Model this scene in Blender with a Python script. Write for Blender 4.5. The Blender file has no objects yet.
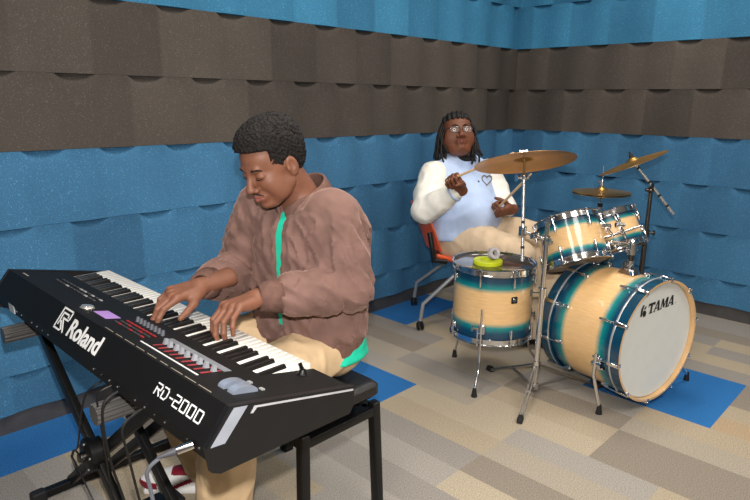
import bpy, bmesh, math, random
import numpy as np
from mathutils import Vector, Matrix
random.seed(7)
PI = math.pi
C = bpy.context.scene.collection
S = bpy.context.scene

# ------------------------------------------------------------------ camera
TILT, YAW, ROLL, F = 0.23961, 0.76873, 0.01111, 611.445
CAM = Vector((-4.3951, -2.7340, 1.3836))
_fw = Vector((math.cos(TILT)*math.cos(YAW), math.cos(TILT)*math.sin(YAW), -math.sin(TILT)))
_r = Vector((math.sin(YAW), -math.cos(YAW), 0)); _u = _r.cross(_fw)
CR = math.cos(ROLL)*_r + math.sin(ROLL)*_u
CU = -math.sin(ROLL)*_r + math.cos(ROLL)*_u
CF = _fw
cam_data = bpy.data.cameras.new('camera'); cam = bpy.data.objects.new('camera', cam_data)
C.objects.link(cam)
cam.matrix_world = Matrix(((CR.x, CU.x, -CF.x, CAM.x), (CR.y, CU.y, -CF.y, CAM.y), (CR.z, CU.z, -CF.z, CAM.z), (0, 0, 0, 1)))
cam_data.sensor_width = 36.0; cam_data.lens = F/750*36.0; cam_data.clip_start = 0.02
S.camera = cam

def at(px, py, d):
    """world point seen at a photograph pixel, d metres deep"""
    return CAM + (CF + CR*((px-375)/F) - CU*((py-250)/F))*d

# ------------------------------------------------------------------ light
world = bpy.data.worlds.new('world'); S.world = world; world.use_nodes = True
wb = world.node_tree.nodes['Background']; wb.inputs[0].default_value = (0.9, 0.86, 0.8, 1); wb.inputs[1].default_value = 0.12

def lamp(kind, name, loc, power, col, size=0.1, sizey=None, aim=None, spread=None):
    d = bpy.data.lights.new(name, kind); o = bpy.data.objects.new(name, d); C.objects.link(o)
    o.location = loc; d.energy = power; d.color = col
    if kind == 'AREA':
        d.size = size
        if sizey: d.shape = 'RECTANGLE'; d.size_y = sizey
    else: d.shadow_soft_size = size
    if aim is not None:
        o.rotation_euler = (Vector(aim)-Vector(loc)).to_track_quat('-Z', 'Y').to_euler()
    return o
# the camera's flash, just above the lens
fl = lamp('SPOT', 'camera_flash', CAM + CU*0.15 - CF*0.02, 170, (1.0, 0.97, 0.94), 0.018, aim=CAM + CF*4 + CU*0.15)
fl.data.spot_size = math.radians(110); fl.data.spot_blend = 0.6
# ceiling lamps of the room
for (x, y) in ((-1.2, -1.3), (-3.0, -1.3), (-1.2, -3.2), (-3.0, -3.2), (-4.9, -2.2)):
    lamp('AREA', 'ceiling_lamp_light', (x, y, 2.78), 26, (1.0, 0.93, 0.84), 1.1, 0.5)
S.view_settings.view_transform = 'Standard'; S.view_settings.look = 'None'
S.view_settings.exposure = 0.0; S.view_settings.gamma = 1.0; S.view_settings.use_curve_mapping = False

# ------------------------------------------------------------------ materials
def lin(c):
    return tuple((v/255/12.92 if v/255 <= 0.04045 else ((v/255+0.055)/1.055)**2.4) for v in c) + (1,)
_m = {}
def mat(name, rgb, rough=0.6, metal=0.0, var=0.06, nscale=20, bump=0.0, bscale=200, coat=0.0, sheen=0.0, spec=0.5, alpha=1.0, trans=0.0, emit=0.0, detail=3, sheen_col=None, subsurf=0.0):
    if name in _m: return _m[name]
    m = bpy.data.materials.new(name); m.use_nodes = True; _m[name] = m
    nt = m.node_tree; b = nt.nodes['Principled BSDF']; L = nt.links
    c = lin(rgb)
    tc = nt.nodes.new('ShaderNodeTexCoord')
    nz = nt.nodes.new('ShaderNodeTexNoise'); nz.inputs['Scale'].default_value = nscale; nz.inputs['Detail'].default_value = detail
    L.new(tc.outputs['Object'], nz.inputs['Vector'])
    rp = nt.nodes.new('ShaderNodeValToRGB')
    rp.color_ramp.elements[0].position = 0.3; rp.color_ramp.elements[1].position = 0.7
    rp.color_ramp.elements[0].color = tuple(max(0, v*(1-var*2)) for v in c[:3]) + (1,)
    rp.color_ramp.elements[1].color = tuple(min(1, v*(1+var*2)) for v in c[:3]) + (1,)
    L.new(nz.outputs['Fac'], rp.inputs['Fac']); L.new(rp.outputs['Color'], b.inputs['Base Color'])
    b.inputs['Roughness'].default_value = rough; b.inputs['Metallic'].default_value = metal
    b.inputs['Coat Weight'].default_value = coat; b.inputs['Coat Roughness'].default_value = 0.06
    b.inputs['Specular IOR Level'].default_value = spec
    b.inputs['Sheen Weight'].default_value = sheen; b.inputs['Sheen Roughness'].default_value = 0.4
    if sheen_col: b.inputs['Sheen Tint'].default_value = lin(sheen_col)
    b.inputs['Alpha'].default_value = alpha; b.inputs['Transmission Weight'].default_value = trans
    if subsurf: b.inputs['Subsurface Weight'].default_value = subsurf; b.inputs['Subsurface Radius'].default_value = (0.01, 0.004, 0.002)
    if emit:
        b.inputs['Emission Color'].default_value = c; b.inputs['Emission Strength'].default_value = emit
    if bump:
        n2 = nt.nodes.new('ShaderNodeTexNoise'); n2.inputs['Scale'].default_value = bscale; n2.inputs['Detail'].default_value = 2
        L.new(tc.outputs['Object'], n2.inputs['Vector'])
        bp = nt.nodes.new('ShaderNodeBump'); bp.inputs['Strength'].default_value = bump; bp.inputs['Distance'].default_value = 0.003
        L.new(n2.outputs['Fac'], bp.inputs['Height']); L.new(bp.outputs['Normal'], b.inputs['Normal'])
    return m

def foam_mat(name, rgb):
    """acoustic foam: pore speckle with flash glints painted into its colour, and a slight tone change from one glued panel to the next"""
    m = mat(name, rgb, rough=0.85, var=0.05, nscale=2.0, bump=0.12, bscale=420, spec=0.2)
    nt = m.node_tree; L = nt.links; b = nt.nodes['Principled BSDF']; rp = [n for n in nt.nodes if n.type == 'VALTORGB'][0]
    at_ = nt.nodes.new('ShaderNodeAttribute'); at_.attribute_name = 'panel'
    mx = nt.nodes.new('ShaderNodeMix'); mx.data_type = 'RGBA'; mx.blend_type = 'MULTIPLY'; mx.inputs[0].default_value = 1
    cr = nt.nodes.new('ShaderNodeValToRGB'); cr.color_ramp.elements[0].color = (0.76, 0.76, 0.77, 1); cr.color_ramp.elements[1].color = (1.12, 1.12, 1.1, 1)
    L.new(at_.outputs['Fac'], cr.inputs['Fac']); L.new(rp.outputs['Color'], mx.inputs[6]); L.new(cr.outputs['Color'], mx.inputs[7])
    tc = [n for n in nt.nodes if n.type == 'TEX_COORD'][0]
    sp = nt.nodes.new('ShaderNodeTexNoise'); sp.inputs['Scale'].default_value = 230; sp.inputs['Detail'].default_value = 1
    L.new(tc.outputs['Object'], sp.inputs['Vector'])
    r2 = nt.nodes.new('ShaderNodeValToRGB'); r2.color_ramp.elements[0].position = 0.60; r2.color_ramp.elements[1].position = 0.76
    r2.color_ramp.elements[0].color = (0.92, 0.92, 0.92, 1); r2.color_ramp.elements[1].color = (2.0, 2.0, 2.0, 1)  # bright end: sparkle of the flash on the foam, painted as pale specks
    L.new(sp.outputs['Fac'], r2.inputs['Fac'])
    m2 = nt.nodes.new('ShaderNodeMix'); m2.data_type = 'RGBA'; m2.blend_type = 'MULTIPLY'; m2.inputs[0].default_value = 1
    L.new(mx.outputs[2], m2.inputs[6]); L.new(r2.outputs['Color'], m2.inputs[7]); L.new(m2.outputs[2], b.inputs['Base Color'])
    return m

# ------------------------------------------------------------------ mesh builder
ORG = {}
def org(o):
    return ORG.get(o.name, Vector((0, 0, 0)))
def tag(o, label=None, cat=None, group=None, kind=None):
    if label: o['label'] = label
    if cat: o['category'] = cat
    if group: o['group'] = group
    if kind: o['kind'] = kind
    return o
def thing(name, loc, label, cat, group=None):
    o = bpy.data.objects.new(name, None); C.objects.link(o); o.location = loc; o.empty_display_size = 0.1
    ORG[o.name] = Vector(loc); return tag(o, label, cat, group)

def frame(axis, up=None):
    z = Vector(axis).normalized()
    h = Vector(up) if up is not None else (Vector((0, 0, 1)) if abs(z.z) < 0.9 else Vector((1, 0, 0)))
    x = h.cross(z).normalized(); y = z.cross(x)
    return x, y, z

class MB:
    def __init__(s): s.v = []; s.f = []; s.mi = []; s.cur = 0; s.att = []
    def add(s, vs, fs, a=None):
        n = len(s.v); s.v += [Vector(p) for p in vs]; s.f += [tuple(i+n for i in f) for f in fs]; s.mi += [s.cur]*len(fs)
        s.att += (a if a is not None else [0.0]*len(vs)); return s
    def box(s, c, size, ax=None, taper=(1, 1), bev=0.0):
        """box centred at c; ax=(x,y,z) frame; taper scales the top; bev chamfers the vertical edges"""
        X, Y, Z = ax or (Vector((1, 0, 0)), Vector((0, 1, 0)), Vector((0, 0, 1)))
        c = Vector(c); a, b, h = size[0]/2, size[1]/2, size[2]/2
        if bev <= 0:
            ring = [(-a, -b), (a, -b), (a, b), (-a, b)]
        else:
            e = min(bev, a*0.95, b*0.95); ring = []
            for (sx, sy, t0) in ((1, -1, -90), (1, 1, 0), (-1, 1, 90), (-1, -1, 180)):
                for k in range(4):
                    t = math.radians(t0+30*k); ring.append((sx*(a-e)+e*math.cos(t), sy*(b-e)+e*math.sin(t)))
        n = len(ring); vs = []
        e2 = min(bev, h*0.9)*0.6 if bev > 0 else 0
        lev = [(-h, 1, 0)] if e2 == 0 else [(-h, 1, e2), (-h+e2, 1, 0), (h-e2, 1, 0), (h, 1, e2)]
        if e2 == 0: lev = [(-h, 1, 0), (h, 0, 0)]
        for (z, _, ins) in lev:
            tx, ty = (taper if z > 0 else (1, 1))
            for (x, y) in ring:
                fx = (a-ins)/a; fy = (b-ins)/b
                vs.append(c + X*(x*fx*tx) + Y*(y*fy*ty) + Z*z)
        m = len(lev); fs = [tuple(reversed(range(n)))]
        for l in range(m-1):
            for k in range(n):
                fs.append((l*n+k, l*n+(k+1) % n, (l+1)*n+(k+1) % n, (l+1)*n+k))
        fs.append(tuple((m-1)*n+k for k in range(n)))
        return s.add(vs, fs)
    def prism(s, poly, o, X, Y, Z, depth):
        """polygon in X,Y extruded along Z by depth"""
        o = Vector(o); n = len(poly)
        vs = [o + X*x + Y*y for x, y in poly] + [o + X*x + Y*y + Z*depth for x, y in poly]
        fs = [tuple(reversed(range(n))), tuple(n+k for k in range(n))] + [(k, (k+1) % n, n+(k+1) % n, n+k) for k in range(n)]
        return s.add(vs, fs)
    def lathe(s, prof, o, axis, n=32, up=None, closed=False, a0=0, a1=2*PI):
        """prof: (r, h) list; att = running fraction of h"""
        X, Y, Z = frame(axis, up); o = Vector(o); m = len(prof); vs = []; at_ = []
        hs = [h for r, h in prof]; lo, hi = min(hs), max(hs); full = abs(a1-a0-2*PI) < 1e-6
        N = n if full else n+1
        for i in range(N):
            t = a0+(a1-a0)*i/n
            for (r, h) in prof:
                vs.append(o + X*(r*math.cos(t)) + Y*(r*math.sin(t)) + Z*h); at_.append((h-lo)/max(hi-lo, 1e-9))
        fs = []
        for i in range(n):
            j = (i+1) % N
            for k in range(m-1 if not closed else m):
                k2 = (k+1) % m
                fs.append((i*m+k, j*m+k, j*m+k2, i*m+k2))
        return s.add(vs, fs, at_)
    def tube(s, pts, r, n=10, cap=True):
        pts = [Vector(p) for p in pts]; m = len(pts)
        rs = list(r) if isinstance(r, (list, tuple)) else [r]*m
        vs = []; prev = None
        for i, p in enumerate(pts):
            if i == 0: t = pts[1]-p
            elif i == m-1: t = p-pts[i-1]
            else: t = (pts[i+1]-p).normalized()+(p-pts[i-1]).normalized()
            t.normalize()
            if prev is None: X = frame(t)[0]
            else:
                X = prev-t*prev.dot(t)
                X = X.normalized() if X.length > 1e-6 else frame(t)[0]
            prev = X; Y = t.cross(X)
            for k in range(n):
                a = 2*PI*k/n; vs.append(p + (X*math.cos(a)+Y*math.sin(a))*rs[i])
        fs = [(i*n+k, i*n+(k+1) % n, (i+1)*n+(k+1) % n, (i+1)*n+k) for i in range(m-1) for k in range(n)]
        if cap: fs += [tuple(reversed(range(n))), tuple((m-1)*n+k for k in range(n))]
        return s.add(vs, fs)
    def ring(s, o, axis, R, r, n=48, k=8, flat=None):
        prof = [(R+r*math.cos(2*PI*i/k), (flat or r)*math.sin(2*PI*i/k)) for i in range(k)]
        return s.lathe(prof, o, axis, n=n, closed=True)
    def ball(s, c, r, n=12):
        r3 = r if isinstance(r, (tuple, list)) else (r, r, r)
        prof = [(math.sin(PI*i/(n//2)), -math.cos(PI*i/(n//2))) for i in range(n//2+1)]
        vs = []; m = len(prof)
        for i in range(n):
            t = 2*PI*i/n
            for (a, h) in prof: vs.append(Vector(c)+Vector((a*math.cos(t)*r3[0], a*math.sin(t)*r3[1], h*r3[2])))
        fs = [(i*m+k, ((i+1) % n)*m+k, ((i+1) % n)*m+k+1, i*m+k+1) for i in range(n) for k in range(m-1)]
        return s.add(vs, fs)
    def build(s, name, m, parent=None, smooth=40, att=None):
        me = bpy.data.meshes.new(name); o0 = org_of(parent)
        me.from_pydata([tuple(p-o0) for p in s.v], [], s.f)
        ms = m if isinstance(m, (list, tuple)) else [m]
        for q in ms: me.materials.append(q)
        me.polygons.foreach_set('material_index', s.mi)
        if att:
            a = me.attributes.new(att, 'FLOAT', 'POINT'); a.data.foreach_set('value', s.att)
        bm = bmesh.new(); bm.from_mesh(me); bmesh.ops.remove_doubles(bm, verts=bm.verts, dist=1e-6)
        bmesh.ops.recalc_face_normals(bm, faces=bm.faces); bm.to_mesh(me); bm.free()
        if smooth:
            me.shade_smooth(); me.set_sharp_from_angle(angle=math.radians(smooth))
        return link(name, me, parent)
def org_of(p):
    while p is not None:
        if p.name in ORG: return ORG[p.name]
        p = p.parent
    return Vector((0, 0, 0))
def link(name, me, parent=None):
    o = bpy.data.objects.new(name, me); C.objects.link(o)
    if parent is not None: o.parent = parent
    return o
def solo(mb, name, m, loc, label, cat, group=None, **k):
    """a thing that is one mesh, origin at loc"""
    for i in range(len(mb.v)): mb.v[i] = mb.v[i]-Vector(loc)
    o = mb.build(name, m, None, **k); o.location = loc; ORG[o.name] = Vector(loc)
    return tag(o, label, cat, group)

# ------------------------------------------------------------------ implicit surfaces (numpy surface nets)
_rng = np.random.RandomState(3); _lat = _rng.rand(32, 32, 32).astype(np.float32)
def vnoise(x, y, z):
    xi, yi, zi = np.floor(x).astype(int), np.floor(y).astype(int), np.floor(z).astype(int)
    fx, fy, fz = x-xi, y-yi, z-zi
    fx, fy, fz = fx*fx*(3-2*fx), fy*fy*(3-2*fy), fz*fz*(3-2*fz)
    g = lambda a, b, c: _lat[(xi+a) % 32, (yi+b) % 32, (zi+c) % 32]
    l = lambda a, b, t: a+(b-a)*t
    return l(l(l(g(0,0,0), g(1,0,0), fx), l(g(0,1,0), g(1,1,0), fx), fy), l(l(g(0,0,1), g(1,0,1), fx), l(g(0,1,1), g(1,1,1), fx), fy), fz)
def ridge(x, y, z): return 1-np.abs(2*vnoise(x, y, z)-1)

class SDF:
    def __init__(s, lo, hi, h):
        s.lo = np.array(lo, float); s.h = h
        s.n = np.ceil((np.array(hi)-s.lo)/h).astype(int)+1
        s.D = np.full(s.n, 0.5, np.float32)
    def sub(s, lo, hi, pad):
        a = np.clip(np.floor((np.array(lo)-pad-s.lo)/s.h).astype(int), 0, s.n-1)
        b = np.clip(np.ceil((np.array(hi)+pad-s.lo)/s.h).astype(int)+1, 1, s.n)
        sl = tuple(slice(i, j) for i, j in zip(a, b))
        g = [s.lo[i]+s.h*np.arange(a[i], b[i]) for i in range(3)]
        return sl, np.meshgrid(*g, indexing='ij')
    def comb(s, sl, d, k, op):
        A = s.D[sl]
        if A.size == 0: return
        if op == 'add':
            if k > 0:
                h = np.maximum(k-np.abs(A-d), 0)/k; s.D[sl] = np.minimum(A, d)-h*h*k*0.25
            else: s.D[sl] = np.minimum(A, d)
        else:
            d = -d
            if k > 0:
                h = np.maximum(k-np.abs(A-d), 0)/k; s.D[sl] = np.maximum(A, d)+h*h*k*0.25
            else: s.D[sl] = np.maximum(A, d)
    def cone(s, a, b, ra, rb=None, k=0.0, op='add', sq=None):
        rb = ra if rb is None else rb; a = np.array(a, float); b = np.array(b, float)
        R = max(ra, rb)
        sl, (x, y, z) = s.sub(np.minimum(a, b)-R, np.maximum(a, b)+R, k+0.015)
        ba = b-a; L2 = max(ba@ba, 1e-12)
        t = np.clip(((x-a[0])*ba[0]+(y-a[1])*ba[1]+(z-a[2])*ba[2])/L2, 0, 1)
        d = np.sqrt((x-a[0]-t*ba[0])**2+(y-a[1]-t*ba[1])**2+(z-a[2]-t*ba[2])**2)-(ra+(rb-ra)*t)
        s.comb(sl, d, k, op); return s
    def chain(s, pts, rs, k=0.0):
        for i in range(len(pts)-1): s.cone(pts[i], pts[i+1], rs[i], rs[i+1], k if i == 0 else max(k*0.3, 0.001))
        return s
    def ell(s, c, r, M=None, k=0.0, op='add'):
        c = np.array(c, float); r = np.array(r, float); R = r.max()
        sl, (x, y, z) = s.sub(c-R, c+R, k+0.015)
        x, y, z = x-c[0], y-c[1], z-c[2]
        if M is not None:
            M = np.array(M); x, y, z = (x*M[0, i]+y*M[1, i]+z*M[2, i] for i in range(3))
        k0 = np.sqrt((x/r[0])**2+(y/r[1])**2+(z/r[2])**2); k1 = np.sqrt((x/r[0]**2)**2+(y/r[1]**2)**2+(z/r[2]**2)**2)+1e-9
        s.comb(sl, k0*(k0-1)/k1, k, op); return s
    def box(s, c, half, M=None, rnd=0.0, k=0.0, op='add'):
        c = np.array(c, float); hf = np.array(half, float); R = np.linalg.norm(hf)
        sl, (x, y, z) = s.sub(c-R, c+R, k+0.01)
        x, y, z = x-c[0], y-c[1], z-c[2]
        if M is not None:
            M = np.array(M); x, y, z = (x*M[0, i]+y*M[1, i]+z*M[2, i] for i in range(3))
        q = [np.abs(v)-(w-rnd) for v, w in zip((x, y, z), hf)]
        d = np.sqrt(sum(np.maximum(v, 0)**2 for v in q))+np.minimum(np.maximum(q[0], np.maximum(q[1], q[2])), 0)-rnd
        s.comb(sl, d, k, op); return s
    def warp(s, fn):
        m = np.abs(s.D) < 0.06
        i = np.nonzero(m)
        x, y, z = (s.lo[j]+s.h*i[j] for j in range(3))
        s.D[i] += fn(x, y, z).astype(np.float32); return s
    def mesh(s):
        D = s.D.copy()
        D[0] = D[-1] = 0.5; D[:, 0] = D[:, -1] = 0.5; D[:, :, 0] = D[:, :, -1] = 0.5
        neg = D < 0; n = D.shape
        cnt = np.zeros(np.array(n)-1, np.int8)
        for a in (0, 1):
            for b in (0, 1):
                for c in (0, 1): cnt += neg[a:n[0]-1+a, b:n[1]-1+b, c:n[2]-1+c]
        act = (cnt > 0) & (cnt < 8)
        idx = np.full(act.shape, -1, np.int64); ijk = np.nonzero(act); N = len(ijk[0]); idx[ijk] = np.arange(N)
        acc = np.zeros((N, 3)); w = np.zeros(N)
        base = np.stack(ijk, 1)
        cs = [(a, b, c) for a in (0, 1) for b in (0, 1) for c in (0, 1)]
        for p in cs:
            for ax in range(3):
                if p[ax]: continue
                q = list(p); q[ax] = 1
                A = D[ijk[0]+p[0], ijk[1]+p[1], ijk[2]+p[2]]; B = D[ijk[0]+q[0], ijk[1]+q[1], ijk[2]+q[2]]
                m = (A < 0) != (B < 0); t = np.where(m, A/(A-B+1e-12), 0)
                pos = np.tile(np.array(p, float), (N, 1)); pos[:, ax] += t
                acc += pos*m[:, None]; w += m
        V = (base+acc/w[:, None])*s.h+s.lo
        quads = []
        for ax in range(3):
            o1, o2 = (ax+1) % 3, (ax+2) % 3
            sa = [slice(None)]*3; sb = [slice(None)]*3
            sa[ax] = slice(0, -1); sb[ax] = slice(1, None)
            for o in (o1, o2): sa[o] = slice(1, -1); sb[o] = slice(1, -1)
            A = neg[tuple(sa)]; B = neg[tuple(sb)]
            e = np.nonzero(A != B); fl = A[e]
            p = [None]*3; p[ax] = e[ax]; p[o1] = e[o1]+1; p[o2] = e[o2]+1
            def cell(d1, d2):
                q = list(p); q[o1] = p[o1]-d1; q[o2] = p[o2]-d2; return idx[q[0], q[1], q[2]]
            a, b, c, d = cell(1, 1), cell(0, 1), cell(0, 0), cell(1, 0)
            Q = np.stack([a, b, c, d], 1); Q[~fl] = Q[~fl][:, ::-1]; quads.append(Q)
        return V, np.concatenate(quads)

def smooth_mesh(V, Q, it=2, lam=0.5):
    V = V.copy()
    E = np.concatenate([Q[:, [0, 1]], Q[:, [1, 2]], Q[:, [2, 3]], Q[:, [3, 0]]])
    for _ in range(it):
        a = np.zeros_like(V); c = np.zeros(len(V))
        for i in range(3):
            a[:, i] += np.bincount(E[:, 0], V[E[:, 1], i], len(V)) + np.bincount(E[:, 1], V[E[:, 0], i], len(V))
        c = np.bincount(E[:, 0], minlength=len(V))+np.bincount(E[:, 1], minlength=len(V))
        V += lam*(a/np.maximum(c, 1)[:, None]-V)
    return V
def np_obj(name, parts, mats, parent=None, matfn=None, it=1, loc=None):
    """parts: list of (V,Q) in world space -> ONE mesh object"""
    Vs, Qs, n = [], [], 0
    for V, Q in parts:
        V = smooth_mesh(V, Q, it); Vs.append(V); Qs.append(Q+n); n += len(V)
    V = np.concatenate(Vs); Q = np.concatenate(Qs)
    o0 = Vector(loc) if loc is not None else org_of(parent)
    me = bpy.data.meshes.new(name); me.vertices.add(len(V)); me.vertices.foreach_set('co', (V-np.array(o0)).ravel())
    me.loops.add(len(Q)*4); me.loops.foreach_set('vertex_index', Q.ravel().astype(np.int32))
    me.polygons.add(len(Q)); me.polygons.foreach_set('loop_start', np.arange(len(Q), dtype=np.int32)*4)
    me.update(calc_edges=True)
    for m in (mats if isinstance(mats, (list, tuple)) else [mats]): me.materials.append(m)
    if matfn is not None:
        c = V[Q].mean(1); me.polygons.foreach_set('material_index', matfn(c).astype(np.int32))
    me.shade_smooth(); me.validate()
    o = link(name, me, parent)
    if loc is not None: o.location = loc; ORG[o.name] = Vector(loc)
    return o

# ================================================================== THE ROOM
PITCH = 0.305; SEAM0 = 1.479; XL0, YR0 = -3.309, -0.307
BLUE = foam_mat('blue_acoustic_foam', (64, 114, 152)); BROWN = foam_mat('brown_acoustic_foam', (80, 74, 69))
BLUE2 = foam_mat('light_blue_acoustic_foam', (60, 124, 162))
ROWS = []                                   # (z_low, z_high, material, parity)
for k in range(-4, 6):                      # row k lies under seam k
    zt = SEAM0-k*PITCH; zb = max(zt-PITCH, 0.09)
    if zt > 2.8: zt = 2.8
    if zt-zb < 0.03: continue
    ROWS.append((zb, zt, 1 if k in (-1, 0) else (2 if k < -1 else 0), k))
AMP = 0.016
def foam_wall(name, along, length):
    """along='x': wall on plane y=0, x from -length to 0; 'y': wall on plane x=0"""
    mb = MB(); n = 20
    for (zb, zt, mi, k) in ROWS:
        mb.cur = mi; rnd = random.Random(k*13+len(name))
        cnt = int(length/PITCH*n); us = [-length*i/cnt for i in range(cnt+1)]
        c0 = (XL0-PITCH/4) if along == 'x' else (YR0+PITCH/4)
        ph = 0 if k % 2 else PI
        def dep(u): return 0.006+AMP*(0.5+0.5*math.cos(2*PI*(u-c0)/PITCH+ph))
        off = -(c0+(PITCH/4 if along == 'x' else -PITCH/4))+(0 if k % 2 else PITCH/2); pcol = {}
        vs = []; at_ = []
        full = zt-zb > 0.2
        for u in us:
            w_ = 0.5+0.5*math.cos(2*PI*(u-c0)/PITCH+ph); d = 0.022+AMP*w_
            # a scoop is moulded out of each block's top edge
            sc = 0.034*max(0.0, -math.cos(2*PI*(u-c0)/PITCH+ph))**0.5
            hz = 0.040*max(0.0, -math.cos(2*PI*(u-c0)/PITCH+ph))**0.6
            d1 = max(d-sc, 0.002)
            for (z, dd) in ((zb, 0.0), (zb, d+0.004), (zt-0.06, d), (zt-max(hz, 0.003), d-0.0005), (zt-max(hz, 0.003)*0.55, d*0.55+d1*0.45), (zt-0.001, d1), (zt-0.001, 0.0)):
                vs.append((u, -dd, z) if along == 'x' else (-dd, u, z))
                q = math.floor((u+off)/PITCH); pcol.setdefault(q, rnd.random()); at_.append(pcol[q])
        fs = [(i*7+j, (i+1)*7+j, (i+1)*7+j+1, i*7+j+1) for i in range(len(us)-1) for j in range(6)]
        mb.add(vs, fs, at_)
    mb.cur = 3
    if along == 'x': mb.add([(-length, 0, 0), (0, 0, 0), (0, 0, 2.8), (-length, 0, 2.8)], [(0, 1, 2, 3)])
    else: mb.add([(0, -length, 0), (0, 0, 0), (0, 0, 2.8), (0, -length, 2.8)], [(0, 1, 2, 3)])
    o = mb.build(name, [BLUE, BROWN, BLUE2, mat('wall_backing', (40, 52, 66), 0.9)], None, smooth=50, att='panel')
    return tag(o, kind='structure')
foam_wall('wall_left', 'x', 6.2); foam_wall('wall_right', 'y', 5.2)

# carpet tiles
TILE = 0.592; NS = 4
pal = {'tan': (174, 160, 138), 'tan2': (180, 167, 146), 'orange': (178, 156, 128), 'gray': (150, 144, 137), 'dgray': (138, 131, 124), 'lgray': (162, 156, 148),
       'brown': (144, 134, 122), 'lbeige': (168, 158, 143), 'blue': (46, 112, 176)}
def carpet(name):
    m = mat('carpet_'+name, pal[name], rough=0.95, var=0.17, nscale=210, bump=0.9, bscale=330, spec=0.2, detail=4)
    return m
keys = list(pal); cm = [carpet(k) for k in keys]
over = {('0', -2.11): ['blue']*4, ('2', -0.95): ['blue']*4, ('0', -0.34): ['blue']*4, ('4', -0.34): ['blue']*4,
        ('1', -1.83): ['tan2', 'tan', 'brown', 'lgray'], ('2', -1.54): ['lgray', 'gray', 'tan', 'tan2'], ('2', -2.13): ['tan2', 'brown', 'lbeige', 'lgray'],
        ('1', -2.42): ['brown', 'brown', 'lbeige', 'tan'], ('0', -2.7): ['orange', 'tan', 'brown', 'brown'], ('1', -1.24): ['lbeige', 'gray', 'lbeige', 'tan'],
        ('1', -0.65): ['lgray', 'lbeige', 'brown', 'gray'], ('3', -1.83): ['gray', 'lgray', 'lgray', 'gray'], ('3', -1.24): ['lbeige', 'tan', 'lgray', 'gray'],
        ('3', -2.42): ['gray', 'dgray', 'lgray', 'gray'],
        ('4', -0.93): ['gray', 'lgray', 'tan', 'tan'], ('4', -1.52): ['gray', 'gray', 'tan', 'tan'], ('0', -1.52): ['lbeige', 'tan', 'gray', 'lbeige'], ('0', -0.93): ['tan', 'lbeige', 'brown', 'gray']}
mb = MB(); rnd = random.Random(11)
neutral = ['tan', 'lbeige', 'lgray', 'gray', 'brown', 'tan2', 'gray']
for col in range(-2, 9):
    x0 = -1.62-TILE*col
    ph = -2.11 if col % 2 == 0 else -1.83
    for j in range(-7, 5):
        y0 = ph+j*TILE; y1 = min(y0+TILE, 0.0); x1 = min(x0+TILE, 0.0)
        if y0 >= 0 or x0 >= 0 or y0 < -5.5: continue
        st = [rnd.choice(neutral) for _ in range(NS)]
        if rnd.random() < 0.5: st[1] = st[0]
        for (cc, yy), v in over.items():
            if int(cc) == col and abs(yy-y0) < 0.05: st = v
        for q in range(NS):
            a, b = x0+TILE*q/NS, min(x0+TILE*(q+1)/NS, 0)
            if a >= 0: continue
            mb.cur = keys.index(st[q])
            mb.add([(a, y0, 0), (b, y0, 0), (b, y1, 0), (a, y1, 0)], [(0, 1, 2, 3)])
tag(mb.build('floor', cm, None, smooth=None), kind='structure')
BASE = mat('grey_vinyl_baseboard', (74, 72, 72), 0.5)
m_ = MB(); m_.box((-3.1, -0.008, 0.045), (6.2, 0.016, 0.09)); tag(m_.build('baseboard_left', BASE), kind='structure')
m_ = MB(); m_.box((-0.008, -2.61, 0.045), (0.016, 5.18, 0.09)); tag(m_.build('baseboard_right', BASE), kind='structure')
WHT = mat('painted_plaster', (205, 200, 192), 0.9)
m_ = MB(); m_.box((-3.1, -2.6, 2.83), (6.2, 5.2, 0.06)); tag(m_.build('ceiling', WHT), kind='structure')
m_ = MB(); m_.box((-6.23, -2.6, 1.4), (0.06, 5.2, 2.8)); tag(m_.build('wall_back', mat('grey_painted_wall', (150, 146, 140), 0.9)), kind='structure')
m_ = MB(); m_.box((-3.1, -5.23, 1.4), (6.2, 0.06, 2.8)); tag(m_.build('wall_front', mat('grey_painted_wall', (150, 146, 140), 0.9)), kind='structure')

# ================================================================== MATERIALS OF THE THINGS
CHROME = mat('chrome', (225, 225, 228), 0.12, 1.0, var=0.01)
STEEL = mat('brushed_steel', (170, 168, 165), 0.3, 1.0, var=0.03)
DSTEEL = mat('dark_steel', (110, 105, 100), 0.3, 1.0, var=0.03)
RUBBER = mat('black_rubber', (22, 22, 24), 0.7)
BLACK = mat('black_plastic', (16, 16, 18), 0.42, bump=0.15, bscale=900)
BLACKM = mat('black_metal_case', (11, 10, 10), 0.6, bump=0.2, bscale=900, spec=0.25)
PWDR = mat('black_powder_coat', (14, 14, 15), 0.42, spec=0.35)
VINYL = mat('black_vinyl', (20, 19, 20), 0.35, bump=0.3, bscale=500)
WHITEP = mat('white_print', (225, 225, 225), 0.6)

# ================================================================== DIGITAL PIANO
YN, YF = -1.79, -0.425          # near end, far end
kb = thing('digital_piano', (-3.67, -1.09, 0.68), 'black 88-key digital stage piano on a black X-shaped stand', 'digital piano')
ex, ey, ez = Vector((1, 0, 0)), Vector((0, 1, 0)), Vector((0, 0, 1))
XK, XB, XF_ = -3.645, -3.816, -3.488       # where the keys meet the panel, back edge, front edge
def ztop(x): return 0.807+(x-XB)*(0.735-0.807)/(XF_-XB)
def section(pts, y0, y1, mb): mb.prism(pts, (0, y0, 0), ex, ez, ey, y1-y0); return mb
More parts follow.
